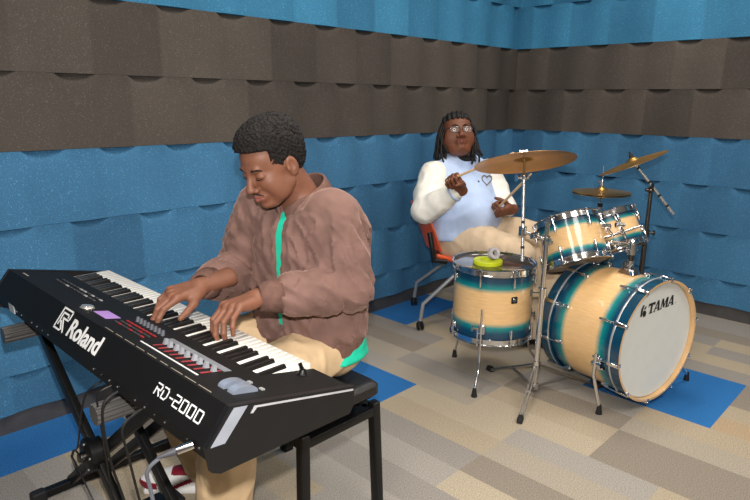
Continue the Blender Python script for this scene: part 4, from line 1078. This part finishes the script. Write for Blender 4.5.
# ------------------------------------------------------------------ PIANIST
SK1 = skinmat('warm_brown_skin', (126, 82, 62)); LIP1 = mat('brown_rose_lips', (142, 84, 76), 0.4)
P1 = Vector((-3.20, -1.21, 0.0))
FW1 = Vector((-0.89, -0.02, -0.40)).normalized(); UP1 = Vector((-0.40, 0.0, 0.91))
H1 = at(272, 163, 1.84); MH1 = M3(FW1, UP1)
hl = head_local(lip=1.05, nose=1.12)
V, Q = hl.mesh(); lm = lips_mask(V[Q].mean(1)); nlip = lm.copy()
parts = [(xf(V, MH1, H1), Q)]
S1R, S1L = np.array((-3.19, -1.040, 1.040)), np.array((-3.185, -1.378, 1.045))
E1R, E1L = np.array((-3.27, -0.985, 0.80)), np.array((-3.170, -1.445, 0.830))
neckb = np.array((-3.150, -1.225, 1.060))
W1R = np.array((-3.498, -1.140, 0.838)); W1L = np.array((-3.438, -1.345, 0.836))
b = SDF((-3.75, -1.70, 0.0), (-2.90, -0.75, 1.30), 0.009)
hb = np.array(H1)+MH1@np.array((-0.035, 0, -0.055))
b.cone(hb, neckb, 0.053, 0.056).cone(neckb-np.array((0, 0, 0.09)), (-3.12, -1.215, 0.62), 0.075, 0.10, k=0.04)
b.cone(S1R-np.array((0, 0, 0.01)), S1L-np.array((0, 0, 0.01)), 0.048, k=0.04)
for (s_, e_, w_) in ((S1R, E1R, W1R), (S1L, E1L, W1L)): b.chain([s_, e_, e_+(w_-e_)*0.9], [0.052, 0.042, 0.029], k=0.03)
HR, HL_ = np.array((-3.12, -1.12, 0.585)), np.array((-3.12, -1.305, 0.585))
KR, KL = np.array((-3.545, -0.99, 0.555)), np.array((-3.555, -1.360, 0.555))
AR, AL = np.array((-3.405, -0.930, 0.085)), np.array((-3.555, -1.290, 0.085))
for (a_, k_, n_) in ((HR, KR, AR), (HL_, KL, AL)): b.chain([a_, k_, n_], [0.080, 0.055, 0.038], k=0.03)
bodyp = b.mesh()
# hands on the keys
def place_hand(hloc, wrist, Xd, Zup):
    V, Q, tips = hloc
    Xd = Vector(Xd).normalized(); Yd = Vector(Zup).cross(Xd).normalized(); Zd = Xd.cross(Yd)
    M = np.array([list(Xd), list(Yd), list(Zd)]).T
    return (V@M.T+np.array(wrist), Q), [M@t+np.array(wrist) for t in tips], M
# player faces -x: his right hand's thumb points to -y, i.e. +side of (Z x X)
cR = [(18, 30, 12), (26, 32, 14), (36, 36, 18), (34, 34, 16)]
hR, tR, MR = place_hand(hand_local(cR, spread=(8, 1, -6, -14), thumb=(42, 16, 10), side=1, s=1.06, thumb_down=18), W1R, (-0.985, 0.06, -0.12), (-0.10, -0.12, 1))
cL = [(38, 40, 18), (36, 42, 20), (34, 42, 20), (30, 36, 18)]
hL, tL, ML = place_hand(hand_local(cL, spread=(9, 1, -7, -15), thumb=(36, 12, 8), side=-1, s=1.06, thumb_down=20), W1L, (-0.985, -0.04, -0.08), (-0.08, 0.10, 1))
print('TIPS R', [t.round(3) for t in tR], 'L', [t.round(3) for t in tL])
n0 = len(parts[0][1])
parts += [bodyp, hR, hL]
def mf1(c):
    out = np.zeros(len(c), int); out[:n0][nlip] = 1; return out
pianist = np_obj('person', parts, [SK1, LIP1], None, mf1, it=1, loc=P1)
tag(pianist, 'person with short curly hair in a brown velvet jacket playing the piano', 'person')
# hair: short curls, faded at the sides
HAIR = mat('black_curly_hair', (20, 15, 13), 0.7, var=0.45, nscale=240, bump=1.0, bscale=420, spec=0.35)
hh = SDF((-0.14, -0.12, -0.10), (0.11, 0.12, 0.165), 0.0026)
hh.ell((-0.022, 0, 0.056), (0.101, 0.080, 0.086)); hh.ell((0.022, 0, 0.078), (0.068, 0.064, 0.054), k=0.03)
hh.ell((-0.058, 0, 0.005), (0.056, 0.064, 0.066), k=0.03); hh.ell((-0.018, 0, 0.030), (0.090, 0.0775, 0.060), k=0.01)
hh.warp(lambda x, y, z: -0.008*ridge(x*150, y*150, z*150)+0.004+0.0030*np.sin(x*420)*np.sin(y*400)*np.sin(z*410))
# carve away the face and ears
hh.box((0.120, 0, -0.002), (0.066, 0.20, 0.085), M=M3((0.97, 0, 0.22), (-0.22, 0, 0.97)), rnd=0.01, k=0.004, op='cut')
for y in (-1, 1):
    hh.ell((0.050, y*0.090, -0.034), (0.052, 0.050, 0.064), k=0.004, op='cut'); hh.ell((-0.010, y*0.085, -0.012), (0.026, 0.030, 0.034), k=0.006, op='cut')
hh.box((-0.02, 0, -0.115), (0.2, 0.2, 0.050), rnd=0.01, k=0.02, op='cut')
V, Q = hh.mesh(); np_obj('hair', [(xf(V, MH1, H1), Q)], HAIR, pianist, it=0)
def on_face(pts, M, c): return [Vector(M@(np.array(p)*(1.07 if M is globals().get('MH2') else 1.0))+np.array(c)) for p in pts]
for y in (-1, 1):
    m = MB(); m.tube(on_face([(0.0885, y*0.014, 0.0175), (0.0905, y*0.025, 0.0225), (0.0840, y*0.040, 0.0225), (0.073, y*0.050, 0.0165)], MH1, H1), [0.0025, 0.0036, 0.0032, 0.0012], 8); m.build('eyebrow', HAIR, pianist)
    m = MB(); m.tube(on_face([(0.0850, y*0.018, -0.0055), (0.0885, y*0.027, -0.0080), (0.0875, y*0.037, -0.0080), (0.0790, y*0.048, -0.0045)], MH1, H1), [0.0008, 0.0014, 0.0014, 0.0008], 6); m.build('eyelashes', HAIR, pianist)
    m = MB(); m.tube(on_face([(0.0970, y*0.002, -0.0535), (0.0945, y*0.012, -0.0545), (0.0865, y*0.024, -0.0610), (0.080, y*0.029, -0.0700)], MH1, H1), [0.0022, 0.0026, 0.0022, 0.0010], 8); m.build('moustache', mat('thin_dark_moustache', (44, 28, 22), 0.8), pianist)
m = MB(); m.tube(on_face([(0.0885, -0.006, -0.0835), (0.0885, 0.006, -0.0835)], MH1, H1), 0.0016, 6); m.build('chin_hair', mat('thin_dark_moustache', (44, 28, 22)), pianist)

# jacket
VEL = mat('brown_velvet', (120, 92, 84), 0.8, var=0.10, nscale=10, bump=0.25, bscale=160, sheen=0.35, sheen_col=(225, 190, 175), spec=0.2)
RIBB = mat('brown_ribbed_knit', (106, 76, 66), 0.85, var=0.08, nscale=60, bump=0.4, bscale=300)
def folds(x, y, z, amp=0.009, q=(0.75, 0.0, 0.66), f=34, st=0.35):
    """soft drape folds: ridged noise stretched along the direction q"""
    q = np.array(q)/np.linalg.norm(q); t = x*q[0]+y*q[1]+z*q[2]
    xs, ys, zs = x-t*q[0]*(1-st), y-t*q[1]*(1-st), z-t*q[2]*(1-st)
    wob = vnoise(x*9+3, y*9, z*9)*0.05
    return -amp*(ridge(xs*f*0.55+wob*20, ys*f*0.55, zs*f*0.55+wob*12)**2-0.35)-amp*0.45*ridge(xs*f*1.3, ys*f*1.3+5, zs*f*1.3)
j = SDF((-3.62, -1.72, 0.52), (-2.86, -0.76, 1.24), 0.0058)
for y in (-1, 1):
    j.cone((-3.125, -1.21+y*0.070, 0.640), (-3.115, -1.215+y*0.085, 0.96), 0.128, 0.118, k=0.05)
    j.cone((-3.165, -1.21+y*0.055, 0.66), (-3.175, -1.215+y*0.070, 0.97), 0.118, 0.105, k=0.05)
j.cone(S1R+np.array((0.015, -0.01, 0)), neckb+np.array((0.03, 0.045, -0.035)), 0.070, 0.064, k=0.06)
j.cone(S1L+np.array((0.015, 0.01, 0)), neckb+np.array((0.03, -0.045, -0.035)), 0.070, 0.064, k=0.06)
j.box((-3.09, -1.21, 0.580), (0.30, 0.30, 0.052), rnd=0.01, k=0.015, op='cut')
for (s_, e_, w_) in ((S1R, E1R, W1R), (S1L, E1L, W1L)):
    ce = e_+(w_-e_)*0.64
    j.chain([s_, s_*0.45+e_*0.55, e_, e_*0.5+ce*0.5, ce], [0.078, 0.075, 0.064, 0.064, 0.054], k=0.035)
j.warp(lambda x, y, z: folds(x, y, z, 0.015, (-0.55, 0.25, 0.8), 62, 0.25)*np.clip((1.13-z)/0.10, 0.1, 1))
# front opening
j.box((-3.335, -1.236, 0.93), (0.090, 0.019, 0.25), M=M3((1, 0.0, -0.06), (0.06, -0.03, 1)), rnd=0.004, k=0.012, op='cut')
j.cone(neckb+np.array((-0.010, 0, 0.020)), neckb+np.array((-0.05, 0, 0.30)), 0.056, 0.070, k=0.01, op='cut')
jk = np_obj('jacket', [j.mesh()], VEL, pianist, it=2)
# knitted collar, cuffs, hem
cc0 = np.array((-3.160, -1.224, 1.070)); cd = np.array((-0.894, 0, -0.447)); cn = np.array((-0.447, 0, 0.894)); cy = np.array((0, 1.0, 0))
m = MB(); vs = []; NC = 120
crow = [(0.000, -0.030), (0.002, 0.000), (0.001, 0.022), (-0.005, 0.048), (-0.009, 0.050), (-0.012, 0.046), (-0.007, 0.020), (-0.008, -0.030)]
for i in range(NC+1):
    t = -PI*0.945+2*PI*0.945*i/NC                      # gap at the front, on +cd
    rb2 = 0.0012 if i % 2 else -0.0012
    fall = 1-0.35*max(0, (abs(t)/PI-0.75)/0.195)
    for (dr, dh) in crow:
        rx, ry = 0.098+dr+rb2, 0.086+dr+rb2
        vs.append(cc0-cd*rx*math.cos(t)+cy*ry*math.sin(t)+cn*(dh*fall))
K_ = len(crow); m.add(vs, [(i*K_+k, (i+1)*K_+k, (i+1)*K_+(k+1) % K_, i*K_+(k+1) % K_) for i in range(NC) for k in range(K_)]+[tuple(range(K_)), tuple(NC*K_+k for k in reversed(range(K_)))])
m.build('collar', RIBB, jk, smooth=180)
def ribbed_band(name, a, b, r0, r1, par, m_, n=56, depth=0.0016):
    a, b = Vector(a), Vector(b); X_, Y_, Z_ = frame(b-a); m = MB(); L_ = (b-a).length
    rows = [(0, r0*0.90), (0.02, r0), (0.5, (r0+r1)/2*1.03), (0.98, r1), (1.0, r1*0.88), (0.97, r1*0.80)]; vs = []
    for (t, r) in rows:
        for i in range(n*2):
            an = PI*i/n; rr = r+(depth if i % 2 else -depth); vs.append(a+X_*rr*math.cos(an)+Y_*rr*math.sin(an)+Z_*L_*t)
    N = n*2; m.add(vs, [(q*N+i, q*N+(i+1) % N, (q+1)*N+(i+1) % N, (q+1)*N+i) for q in range(len(rows)-1) for i in range(N)])
    return m.build(name, m_, par, smooth=180)
for (e_, w_) in ((E1R, W1R), (E1L, W1L)):
    ribbed_band('cuff', e_+(w_-e_)*0.76, e_+(w_-e_)*0.99, 0.0500, 0.0385, jk, RIBB)
hm = SDF((-3.42, -1.52, 0.52), (-2.88, -0.90, 0.68), 0.005)
for y in (-1, 1):
    hm.cone((-3.125, -1.21+y*0.070, 0.56), (-3.125, -1.21+y*0.070, 0.68), 0.134, 0.134, k=0.05); hm.cone((-3.165, -1.21+y*0.055, 0.56), (-3.165, -1.21+y*0.055, 0.68), 0.112, 0.118, k=0.05)
hm.box((-3.1, -1.21, 0.52), (0.4, 0.4, 0.062), rnd=0.004, k=0.006, op='cut'); hm.box((-3.1, -1.21, 0.700), (0.4, 0.4, 0.062), rnd=0.004, k=0.006, op='cut')
np_obj('hem_band', [hm.mesh()], RIBB, jk)
# t-shirt
TEE = mat('mint_green_cotton', (20, 196, 160), 0.8, var=0.05, bump=0.2, bscale=300)
t_ = SDF((-3.50, -1.50, 0.50), (-2.88, -0.92, 1.16), 0.0065)
for y in (-1, 1):
    t_.cone((-3.122, -1.21+y*0.070, 0.58), (-3.12, -1.215+y*0.080, 0.96), 0.120, 0.100, k=0.05)
    t_.cone((-3.155, -1.21+y*0.050, 0.62), (-3.178, -1.215+y*0.030, 0.97), 0.104, 0.084, k=0.05)
for y in (-1, 1): t_.cone((-3.120, -1.21+y*0.072, 0.560), (-3.120, -1.21+y*0.072, 0.585), 0.137, 0.128, k=0.02)
t_.cone(neckb+np.array((0.02, 0, -0.03)), neckb+np.array((-0.005, 0, 0.012)), 0.070, 0.062, k=0.03)
t_.cone(neckb+np.array((-0.01, 0, -0.005)), neckb+np.array((-0.07, 0, 0.30)), 0.061, 0.13, k=0.006, op='cut')
t_.box((-3.1, -1.21, 0.497), (0.4, 0.4, 0.062), rnd=0.01, k=0.01, op='cut')
t_.warp(lambda x, y, z: folds(x, y, z, 0.005, (0, 0, 1), 26, 0.4))
np_obj('t_shirt', [t_.mesh()], TEE, pianist, it=2)
# trousers
KH = mat('khaki_cotton', (205, 176, 138), 0.85, var=0.05, nscale=16, bump=0.25, bscale=260)
k_ = SDF((-3.75, -1.60, 0.04), (-2.92, -0.84, 0.72), 0.0075)
k_.cone((-3.10, -1.12, 0.585), (-3.10, -1.29, 0.585), 0.098, k=0.02)
for (a_, kn, n_) in ((HR, KR, AR), (HL_, KL, AL)):
    k_.chain([a_+np.array((0, 0, 0.01)), a_*0.5+kn*0.5, kn, kn*0.55+n_*0.45, n_+np.array((0, 0, 0.02))], [0.092, 0.092, 0.078, 0.078, 0.070], k=0.03)
k_.box((-3.4, -1.2, 0.02), (0.6, 0.6, 0.035), k=0.005, op='cut')
k_.warp(lambda x, y, z: folds(x, y, z, 0.010, (0.1, 0.3, 0.9), 26, 0.55))
k_.box((-3.13, -1.2, 0.440), (0.30, 0.5, 0.045), rnd=0.02, k=0.01, op='cut')
np_obj('trousers', [k_.mesh()], KH, pianist, it=2)
# shoes
SHW = mat('white_leather', (236, 234, 230), 0.4, var=0.02); SHR = mat('maroon_leather', (132, 26, 46), 0.4, var=0.05)
def shoe(heel, toe, par):
    heel, toe = Vector(heel), Vector(toe); d = (toe-heel).normalized(); L_ = (toe-heel).length; M = M3(d, (0, 0, 1))
    g = SDF((-0.05, -0.075, -0.01), (L_+0.05, 0.075, 0.16), 0.004)
    g.ell((L_*0.72, 0, 0.036), (0.098, 0.046, 0.036)); g.ell((L_*0.20, 0, 0.045), (0.060, 0.036, 0.045), k=0.04)
    g.cone((L_*0.16, 0, 0.075), (L_*0.15, 0, 0.115), 0.036, 0.034, k=0.03); g.cone((L_*0.30, 0, 0.085), (L_*0.62, 0, 0.055), 0.028, 0.026, k=0.03)
    g.box((L_*0.47, 0, 0.012), (L_*0.53, 0.042, 0.013), rnd=0.010, k=0.004)
    g.box((L_*0.5, 0, -0.06), (0.4, 0.2, 0.0605), op='cut')
    V, Q = g.mesh()
    def mf(c):
        l = (c-np.array(heel))@M; x, y, z = l[:, 0]/L_, np.abs(l[:, 1]), l[:, 2]
        red = (z > 0.024) & ((x < 0.16) | ((x > 0.80) & (z < 0.048)) | ((x > 0.20) & (x < 0.62) & (z > 0.072)) | ((np.abs((z-0.036)-(0.52-x)*0.10) < 0.0085) & (x > 0.20) & (x < 0.66) & (y > 0.02)))
        return red.astype(int)
    return np_obj('sneaker', [(V@M.T+np.array(heel), Q)], [SHW, SHR], par, mf, it=1)
shoe((-3.365, -0.965, 0), (-3.560, -0.780, 0), pianist); shoe((-3.52, -1.28, 0), (-3.79, -1.30, 0), pianist)

# ------------------------------------------------------------------ DRUMMER
SK2 = skinmat('deep_brown_skin', (112, 66, 44)); LIP2 = mat('dark_lips', (112, 60, 52), 0.4)
P2 = Vector((-1.24, -0.50, 0))
H2 = at(457.0, 133.5, 3.80); FW2 = (-CF+CR*0.10+Vector((0, 0, 0.08))).normalized(); UP2 = Vector((0, 0, 1))+CR*-0.04; MH2 = M3(FW2, UP2)
V, Q = head_local(wide=1.20, jowl=0.013, lip=1.15, nose=1.3, h=0.003).mesh(); lm2 = lips_mask(V[Q].mean(1), 1.1)
S2R, S2L = np.array(at(434, 175, 3.74)), np.array(at(487, 171, 3.96))
E2R, E2L = np.array(at(425, 211, 3.60)), np.array(at(502, 203, 3.90))
W2R, W2L = np.array(at(460, 189, 3.44)), np.array(at(511, 210, 3.66))
N2 = np.array(at(458, 156, 3.88))
HP2R, HP2L = np.array((-1.37, -0.55, 0.545)), np.array((-1.17, -0.43, 0.555))
K2R, K2L = np.array(at(518, 256, 3.52)), np.array(at(541, 238, 3.72))
A2R, A2L = np.array((K2R[0]+0.03, K2R[1]-0.10, 0.09)), np.array((K2L[0]+0.00, K2L[1]-0.12, 0.09))
b = SDF((-1.85, -1.35, 0.0), (-0.80, -0.15, 1.16), 0.011)
b.cone(np.array(H2)+MH2@np.array((-0.03, 0, -0.06)), N2, 0.060, 0.068).cone(N2-np.array((0, 0, 0.14)), (-1.27, -0.49, 0.62), 0.09, 0.13, k=0.05)
b.cone(S2R, S2L, 0.055, k=0.05)
for (s_, e_, w_) in ((S2R, E2R, W2R), (S2L, E2L, W2L)): b.chain([s_, e_, e_+(w_-e_)*0.9], [0.056, 0.046, 0.031], k=0.03)
for (a_, kk, n_) in ((HP2R, K2R, A2R), (HP2L, K2L, A2L)): b.chain([a_, kk, n_], [0.085, 0.060, 0.042], k=0.03)
fist = [(72, 88, 50), (74, 90, 52), (76, 92, 54), (78, 92, 54)]
stR0, stR1 = at(455, 185, 3.42), at(508, 163, 3.27)
stL0, stL1 = at(503, 211, 3.63), at(527, 187, 3.42)
def grip(wrist, stick_dir, palm_c, side, s):
    """fist closed round a stick: the knuckle row lies along the stick"""
    Yd = Vector(stick_dir).normalized(); Xd = (Vector(palm_c)-Vector(wrist)); Xd = (Xd-Yd*Xd.dot(Yd)).normalized()
    if side > 0: Zd = Xd.cross(Yd)
    else: Zd = Yd.cross(Xd)
    V, Q, tips = hand_local(fist, spread=(2, 0, -1, -2), thumb=(30, 38, 30), side=side, s=s, h=0.003, thumb_down=45, stub=0.015)
    Yl = Yd*side
    M = np.array([list(Xd), list(Yl), list(Zd)]).T
    return (V@M.T+np.array(wrist), Q), M
hr2, MR2 = grip(W2R, (stR1-stR0), at(470, 179, 3.38), 1, 1.12)
hl2, ML2 = grip(W2L, (stL1-stL0), at(513, 203, 3.56), -1, 1.12)
nh = len(Q)
def mf2(c):
    out = np.zeros(len(c), int); out[:nh][lm2] = 1; return out
drummer = np_obj('person', [(xf(V, MH2, H2, 1.07), Q), b.mesh(), hr2, hl2], [SK2, LIP2], None, mf2, it=1, loc=P2)
tag(drummer, 'person with glasses and shoulder-length locs seated behind the drums', 'person')
for (M, w_, s0, s1, nm, sd) in ((MR2, W2R, stR0, stR1, 'drumstick raised in the hand left of the ride cymbal', 1), (ML2, W2L, stL0, stL1, 'drumstick in the lower hand beside the cymbal stand rod', -1)):
    g0 = Vector(M@np.array((0.098*1.05, 0, -0.021*1.05))+w_); d = (s1-s0).normalized()
    m = MB(); a_ = g0-d*0.028; m.tube([a_, a_+d*0.004, a_+d*0.30, a_+d*0.375, a_+d*0.385, a_+d*0.397, a_+d*0.402], [0.005, 0.0073, 0.0073, 0.0038, 0.0052, 0.0050, 0.002], 10)
    solo(m, 'drumstick', mat('pale_hickory', (214, 182, 140), 0.45, var=0.05), g0, nm, 'drumstick')
# eyes, glasses
for y in (-1, 1):
    m = MB(); c0 = MH2@(1.07*np.array((0.0775, y*0.034, 0.000)))+np.array(H2); m.ball(c0, 0.0125, 14); ey_ = m.build('eyeball', mat('eye_white', (225, 218, 208), 0.15), drummer)
    m = MB(); m.ball(MH2@(1.07*np.array((0.0865, y*0.034, 0.001)))+np.array(H2), 0.0055, 10); m.build('iris', mat('dark_iris', (30, 18, 14), 0.1), ey_)
    m = MB(); m.tube(on_face([(0.092, y*0.014, 0.022), (0.093, y*0.028, 0.027), (0.080, y*0.050, 0.021)], MH2, H2), [0.003, 0.0038, 0.0015], 8); m.build('eyebrow', HAIR, drummer)
gl = MB(); FRM = mat('dark_glasses_frame', (30, 24, 24), 0.25)
def rim(y):
    pts = []
    for i in range(25):
        a = 2*PI*i/24; n_ = 3.2; cx = abs(math.cos(a))**(2/n_)*math.copysign(1, math.cos(a)); sy = abs(math.sin(a))**(2/n_)*math.copysign(1, math.sin(a))
        pts.append((0.106-0.006*abs(y*0.036+cx*0.026)/0.06, y*0.037+cx*0.027, -0.002+sy*0.018))
    return pts
for y in (-1, 1): gl.tube(on_face(rim(y), MH2, H2), 0.0018, 6, cap=False)
gl.tube(on_face([(0.107, -0.010, 0.003), (0.109, 0, 0.005), (0.107, 0.010, 0.003)], MH2, H2), 0.0018, 6)
for y in (-1, 1): gl.tube(on_face([(0.103, y*0.064, 0.006), (0.088, y*0.082, 0.006), (0.0, y*0.090, 0.006), (-0.015, y*0.090, -0.006)], MH2, H2), 0.0018, 6)
go = gl.build('glasses', FRM, drummer)
gm = mat('spectacle_lens', (235, 240, 245), 0.03, trans=0.0, alpha=0.10, spec=1.0)
for y in (-1, 1):
    m = MB(); pp = on_face(rim(y)[:-1], MH2, H2); c0 = Vector(MH2@(1.07*np.array((0.1085, y*0.037, -0.002)))+np.array(H2)); m.add([c0]+pp, [(0, i+1, (i+1) % 24+1) for i in range(24)]); m.build('lens', gm, go, smooth=180)
# locs
s_ = SDF((-0.16, -0.16, -0.05), (0.12, 0.16, 0.15), 0.004)
s_.ell((-0.024, 0, 0.040), (0.098, 0.090, 0.090)); s_.ell((0.010, 0, 0.070), (0.075, 0.078, 0.052), k=0.02)
s_.box((0.115, 0, -0.045), (0.075, 0.20, 0.115), M=M3((0.97, 0, 0.22), (-0.22, 0, 0.97)), rnd=0.03, k=0.01, op='cut')
s_.warp(lambda x, y, z: -0.004*np.sin(y*230+x*40)*1.0)
Vh, Qh = s_.mesh(); hairparts = [(xf(Vh, MH2, H2, 1.07), Qh)]
lr = random.Random(4); lm_ = MB()
for i in range(76):
    a = math.radians(lr.uniform(58, 180))*(1 if i % 2 else -1); up_ = lr.uniform(0.01, 0.075)
    rx, ry = 0.092, 0.088; k = math.sqrt(max(0.1, 1-((up_-0.035)/0.10)**2))
    p0 = np.array((-0.02+rx*k*math.cos(a), ry*k*math.sin(a), up_)); L_ = lr.uniform(0.17, 0.235)
    fr = 1.04+lr.uniform(0, 0.30); ph = lr.uniform(0, 6)
    p1 = np.array((-0.02+rx*fr*math.cos(a), ry*fr*math.sin(a), up_-0.07)); p2 = p1+np.array((0.012*math.sin(ph), 0.018*math.cos(ph), -(L_-0.10)*0.55)); p3 = p2+np.array((0.016*math.cos(ph)+0.006, 0.024*math.sin(ph), -(L_-0.10)*0.6))
    pts = []
    q = [p0, p1, p2, p3]
    for sgm in range(3):
        for t in (0, .25, .5, .75):
            a0, a1, a2, a3 = q[max(sgm-1, 0)], q[sgm], q[sgm+1], q[min(sgm+2, 3)]
            pts.append(0.5*((2*a1)+(a2-a0)*t+(2*a0-5*a1+4*a2-a3)*t*t+(-a0+3*a1-3*a2+a3)*t**3))
    pts.append(p3); rr = [0.0056+0.0011*math.sin(j*2.2+ph) for j in range(len(pts))]; rr[-1] = 0.002
    lm_.tube(on_face(pts, MH2, H2), rr, 7)
cap = np_obj('hair', hairparts, mat('dark_loc_hair', (17, 12, 11), 0.7, var=0.3, nscale=90, bump=0.8, bscale=200), drummer, it=1)
lm_.build('locs', mat('dark_loc_hair', (17, 12, 11)), cap, smooth=180)
# jacket body (pale blue) with cream sleeves
LB = mat('pale_blue_fleece', (184, 204, 238), 0.85, var=0.04, nscale=12, bump=0.2, bscale=250); CRM = mat('cream_leather_sleeve', (240, 237, 228), 0.6, var=0.02, bump=0.1)
T2 = SDF((-1.70, -0.95, 0.44), (-0.80, -0.05, 1.14), 0.008)
sv = (S2L-S2R)/np.linalg.norm(S2L-S2R); cc = (S2L+S2R)/2; fvec = np.array((sv[1], -sv[0], 0)); fvec = fvec/np.linalg.norm(fvec)
base = np.array((-1.285, -0.505, 0.575))
for q_ in (-1, 1):
    T2.cone(base+sv*q_*0.085, cc+sv*q_*0.105-np.array((0, 0, 0.09)), 0.170, 0.125, k=0.06)
T2.ell(base+fvec*0.06+np.array((0, 0, 0.14)), (0.175, 0.175, 0.16), k=0.08)
T2.ell(cc+fvec*0.045-np.array((0, 0, 0.12)), (0.15, 0.15, 0.12), k=0.06)
for q_ in (-1, 1): T2.cone(cc+sv*q_*0.155+np.array((0, 0, 0.005)), N2+sv*q_*0.03-np.array((0, 0, 0.030)), 0.070, 0.072, k=0.05)
T2.ell(N2-np.array((0, 0, 0.035))+fvec*0.015, (0.088, 0.088, 0.060), k=0.04)
T2.cone(N2+np.array((0, 0, 0.012))+fvec*0.02, N2+np.array((0, 0, 0.2)), 0.066, 0.10, k=0.01, op='cut')
T2.box((-1.28, -0.5, 0.465), (0.6, 0.6, 0.105), k=0.02, op='cut')
T2.warp(lambda x, y, z: folds(x, y, z, 0.010, (0.2, 0.1, 0.9), 20, 0.5))
j2 = np_obj('jacket', [T2.mesh()], LB, drummer, it=2)
sl = SDF((-1.85, -1.00, 0.62), (-0.80, -0.10, 1.12), 0.007)
for (s_, e_, w_, r_) in ((S2R, E2R, W2R, 1.0), (S2L, E2L, W2L, 0.88)):
    ce = e_+(w_-e_)*0.80
    sl.chain([s_+np.array((0, 0, 0.0)), s_*0.45+e_*0.55, e_, e_*0.5+ce*0.5, ce], [0.084*r_, 0.086*r_, 0.076*r_, 0.068*r_, 0.050*r_], k=0.04)
sl.warp(lambda x, y, z: folds(x, y, z, 0.008, (0.1, 0.1, 0.9), 26, 0.5))
np_obj('sleeves', [sl.mesh()], CRM, j2, it=2)
for (e_, w_, q_) in ((E2R, W2R, 1), (E2L, W2L, 0.88)):
    ribbed_band('cuff', e_+(w_-e_)*0.76, e_+(w_-e_)*0.95, 0.050*q_, 0.042*q_, j2, CRM)
    ribbed_band('blue_cuff_stripe', e_+(w_-e_)*0.82, e_+(w_-e_)*0.87, 0.0525*q_, 0.0505*q_, j2, LB)
m = MB(); m.ring(Vector(N2+np.array((0, 0, 0.020))+fvec*0.030), (fvec[0]*0.50, fvec[1]*0.40, 1), 0.074, 0.019, n=40); m.build('black_shirt_neckband', mat('black_cotton', (18, 18, 20), 0.85), drummer)
def on_torso(px, py):
    """first hit of the sight line with the jacket"""
    bpy.context.view_layer.update(); o_ = j2; inv = o_.matrix_world.inverted(); d_ = (at(px, py, 1)-CAM).normalized()
    ok, loc, nrm, _ = o_.ray_cast(inv@CAM, d_)
    return (o_.matrix_world@loc, nrm) if ok else (at(px, py, 3.7), -d_)
for (px, py) in ((475.5, 166.5), (478.5, 181.5)):
    l, n_ = on_torso(px, py); m = MB(); m.lathe([(0, 0.003), (0.006, 0.003), (0.007, 0)], l, n_, 14); m.build('snap_button', RUBBER, j2)
# heart-shaped outline patch on the chest
pts = []
for i in range(28):
    a = 2*PI*i/28; hx = 16*math.sin(a)**3; hy = 13*math.cos(a)-5*math.cos(2*a)-2*math.cos(3*a)-math.cos(4*a)
    l, n_ = on_torso(486.5+hx*0.30, 180-hy*0.36); pts.append(l+n_*0.003)
m = MB(); m.tube(pts+[pts[0]], 0.0028, 6); m.build('chest_patch_outline', mat('brown_chenille', (110, 84, 62), 0.9), j2)
# trousers
k2 = SDF((-1.60, -1.35, 0.05), (-0.85, -0.25, 0.76), 0.008)
k2.cone(HP2R+np.array((0.01, 0.03, 0.02)), HP2L+np.array((-0.02, 0.0, 0.02)), 0.150, k=0.02)
for (a_, kn, n_) in ((HP2R, K2R, A2R), (HP2L, K2L, A2L)):
    k2.chain([a_, a_*0.5+kn*0.5+np.array((0, 0, 0.01)), kn, kn*0.5+n_*0.5, n_], [0.125, 0.112, 0.090, 0.080, 0.070], k=0.04)
k2.warp(lambda x, y, z: folds(x, y, z, 0.010, (0.3, 0.5, 0.8), 24, 0.5))
k2.box((-1.275, -0.515, 0.40), (0.30, 0.30, 0.045), M=Mx, rnd=0.01, k=0.01, op='cut')
np_obj('trousers', [k2.mesh()], mat('light_khaki_cotton', (212, 188, 158), 0.85, var=0.05, nscale=16, bump=0.25, bscale=260), drummer, it=2)
for (n_, ang) in ((A2R, -1), (A2L, 1)):
    h0 = Vector((n_[0], n_[1]+0.05, 0)); d = Vector((0.25, -1, 0)).normalized(); SHB = mat('black_shoe_leather', (24, 24, 26), 0.45)
    g = SDF((-0.05, -0.075, -0.01), (0.33, 0.075, 0.16), 0.005); L_ = 0.28
    g.ell((L_*0.72, 0, 0.036), (0.098, 0.048, 0.036)); g.ell((L_*0.20, 0, 0.045), (0.060, 0.038, 0.045), k=0.04); g.cone((L_*0.16, 0, 0.075), (L_*0.15, 0, 0.115), 0.036, 0.034, k=0.03); g.cone((L_*0.30, 0, 0.085), (L_*0.62, 0, 0.055), 0.028, 0.026, k=0.03); g.box((L_*0.5, 0, -0.06), (0.4, 0.2, 0.0605), op='cut')
    Vs, Qs = g.mesh(); np_obj('shoe', [(Vs@M3(d, (0, 0, 1)).T+np.array(h0), Qs)], SHB, drummer)
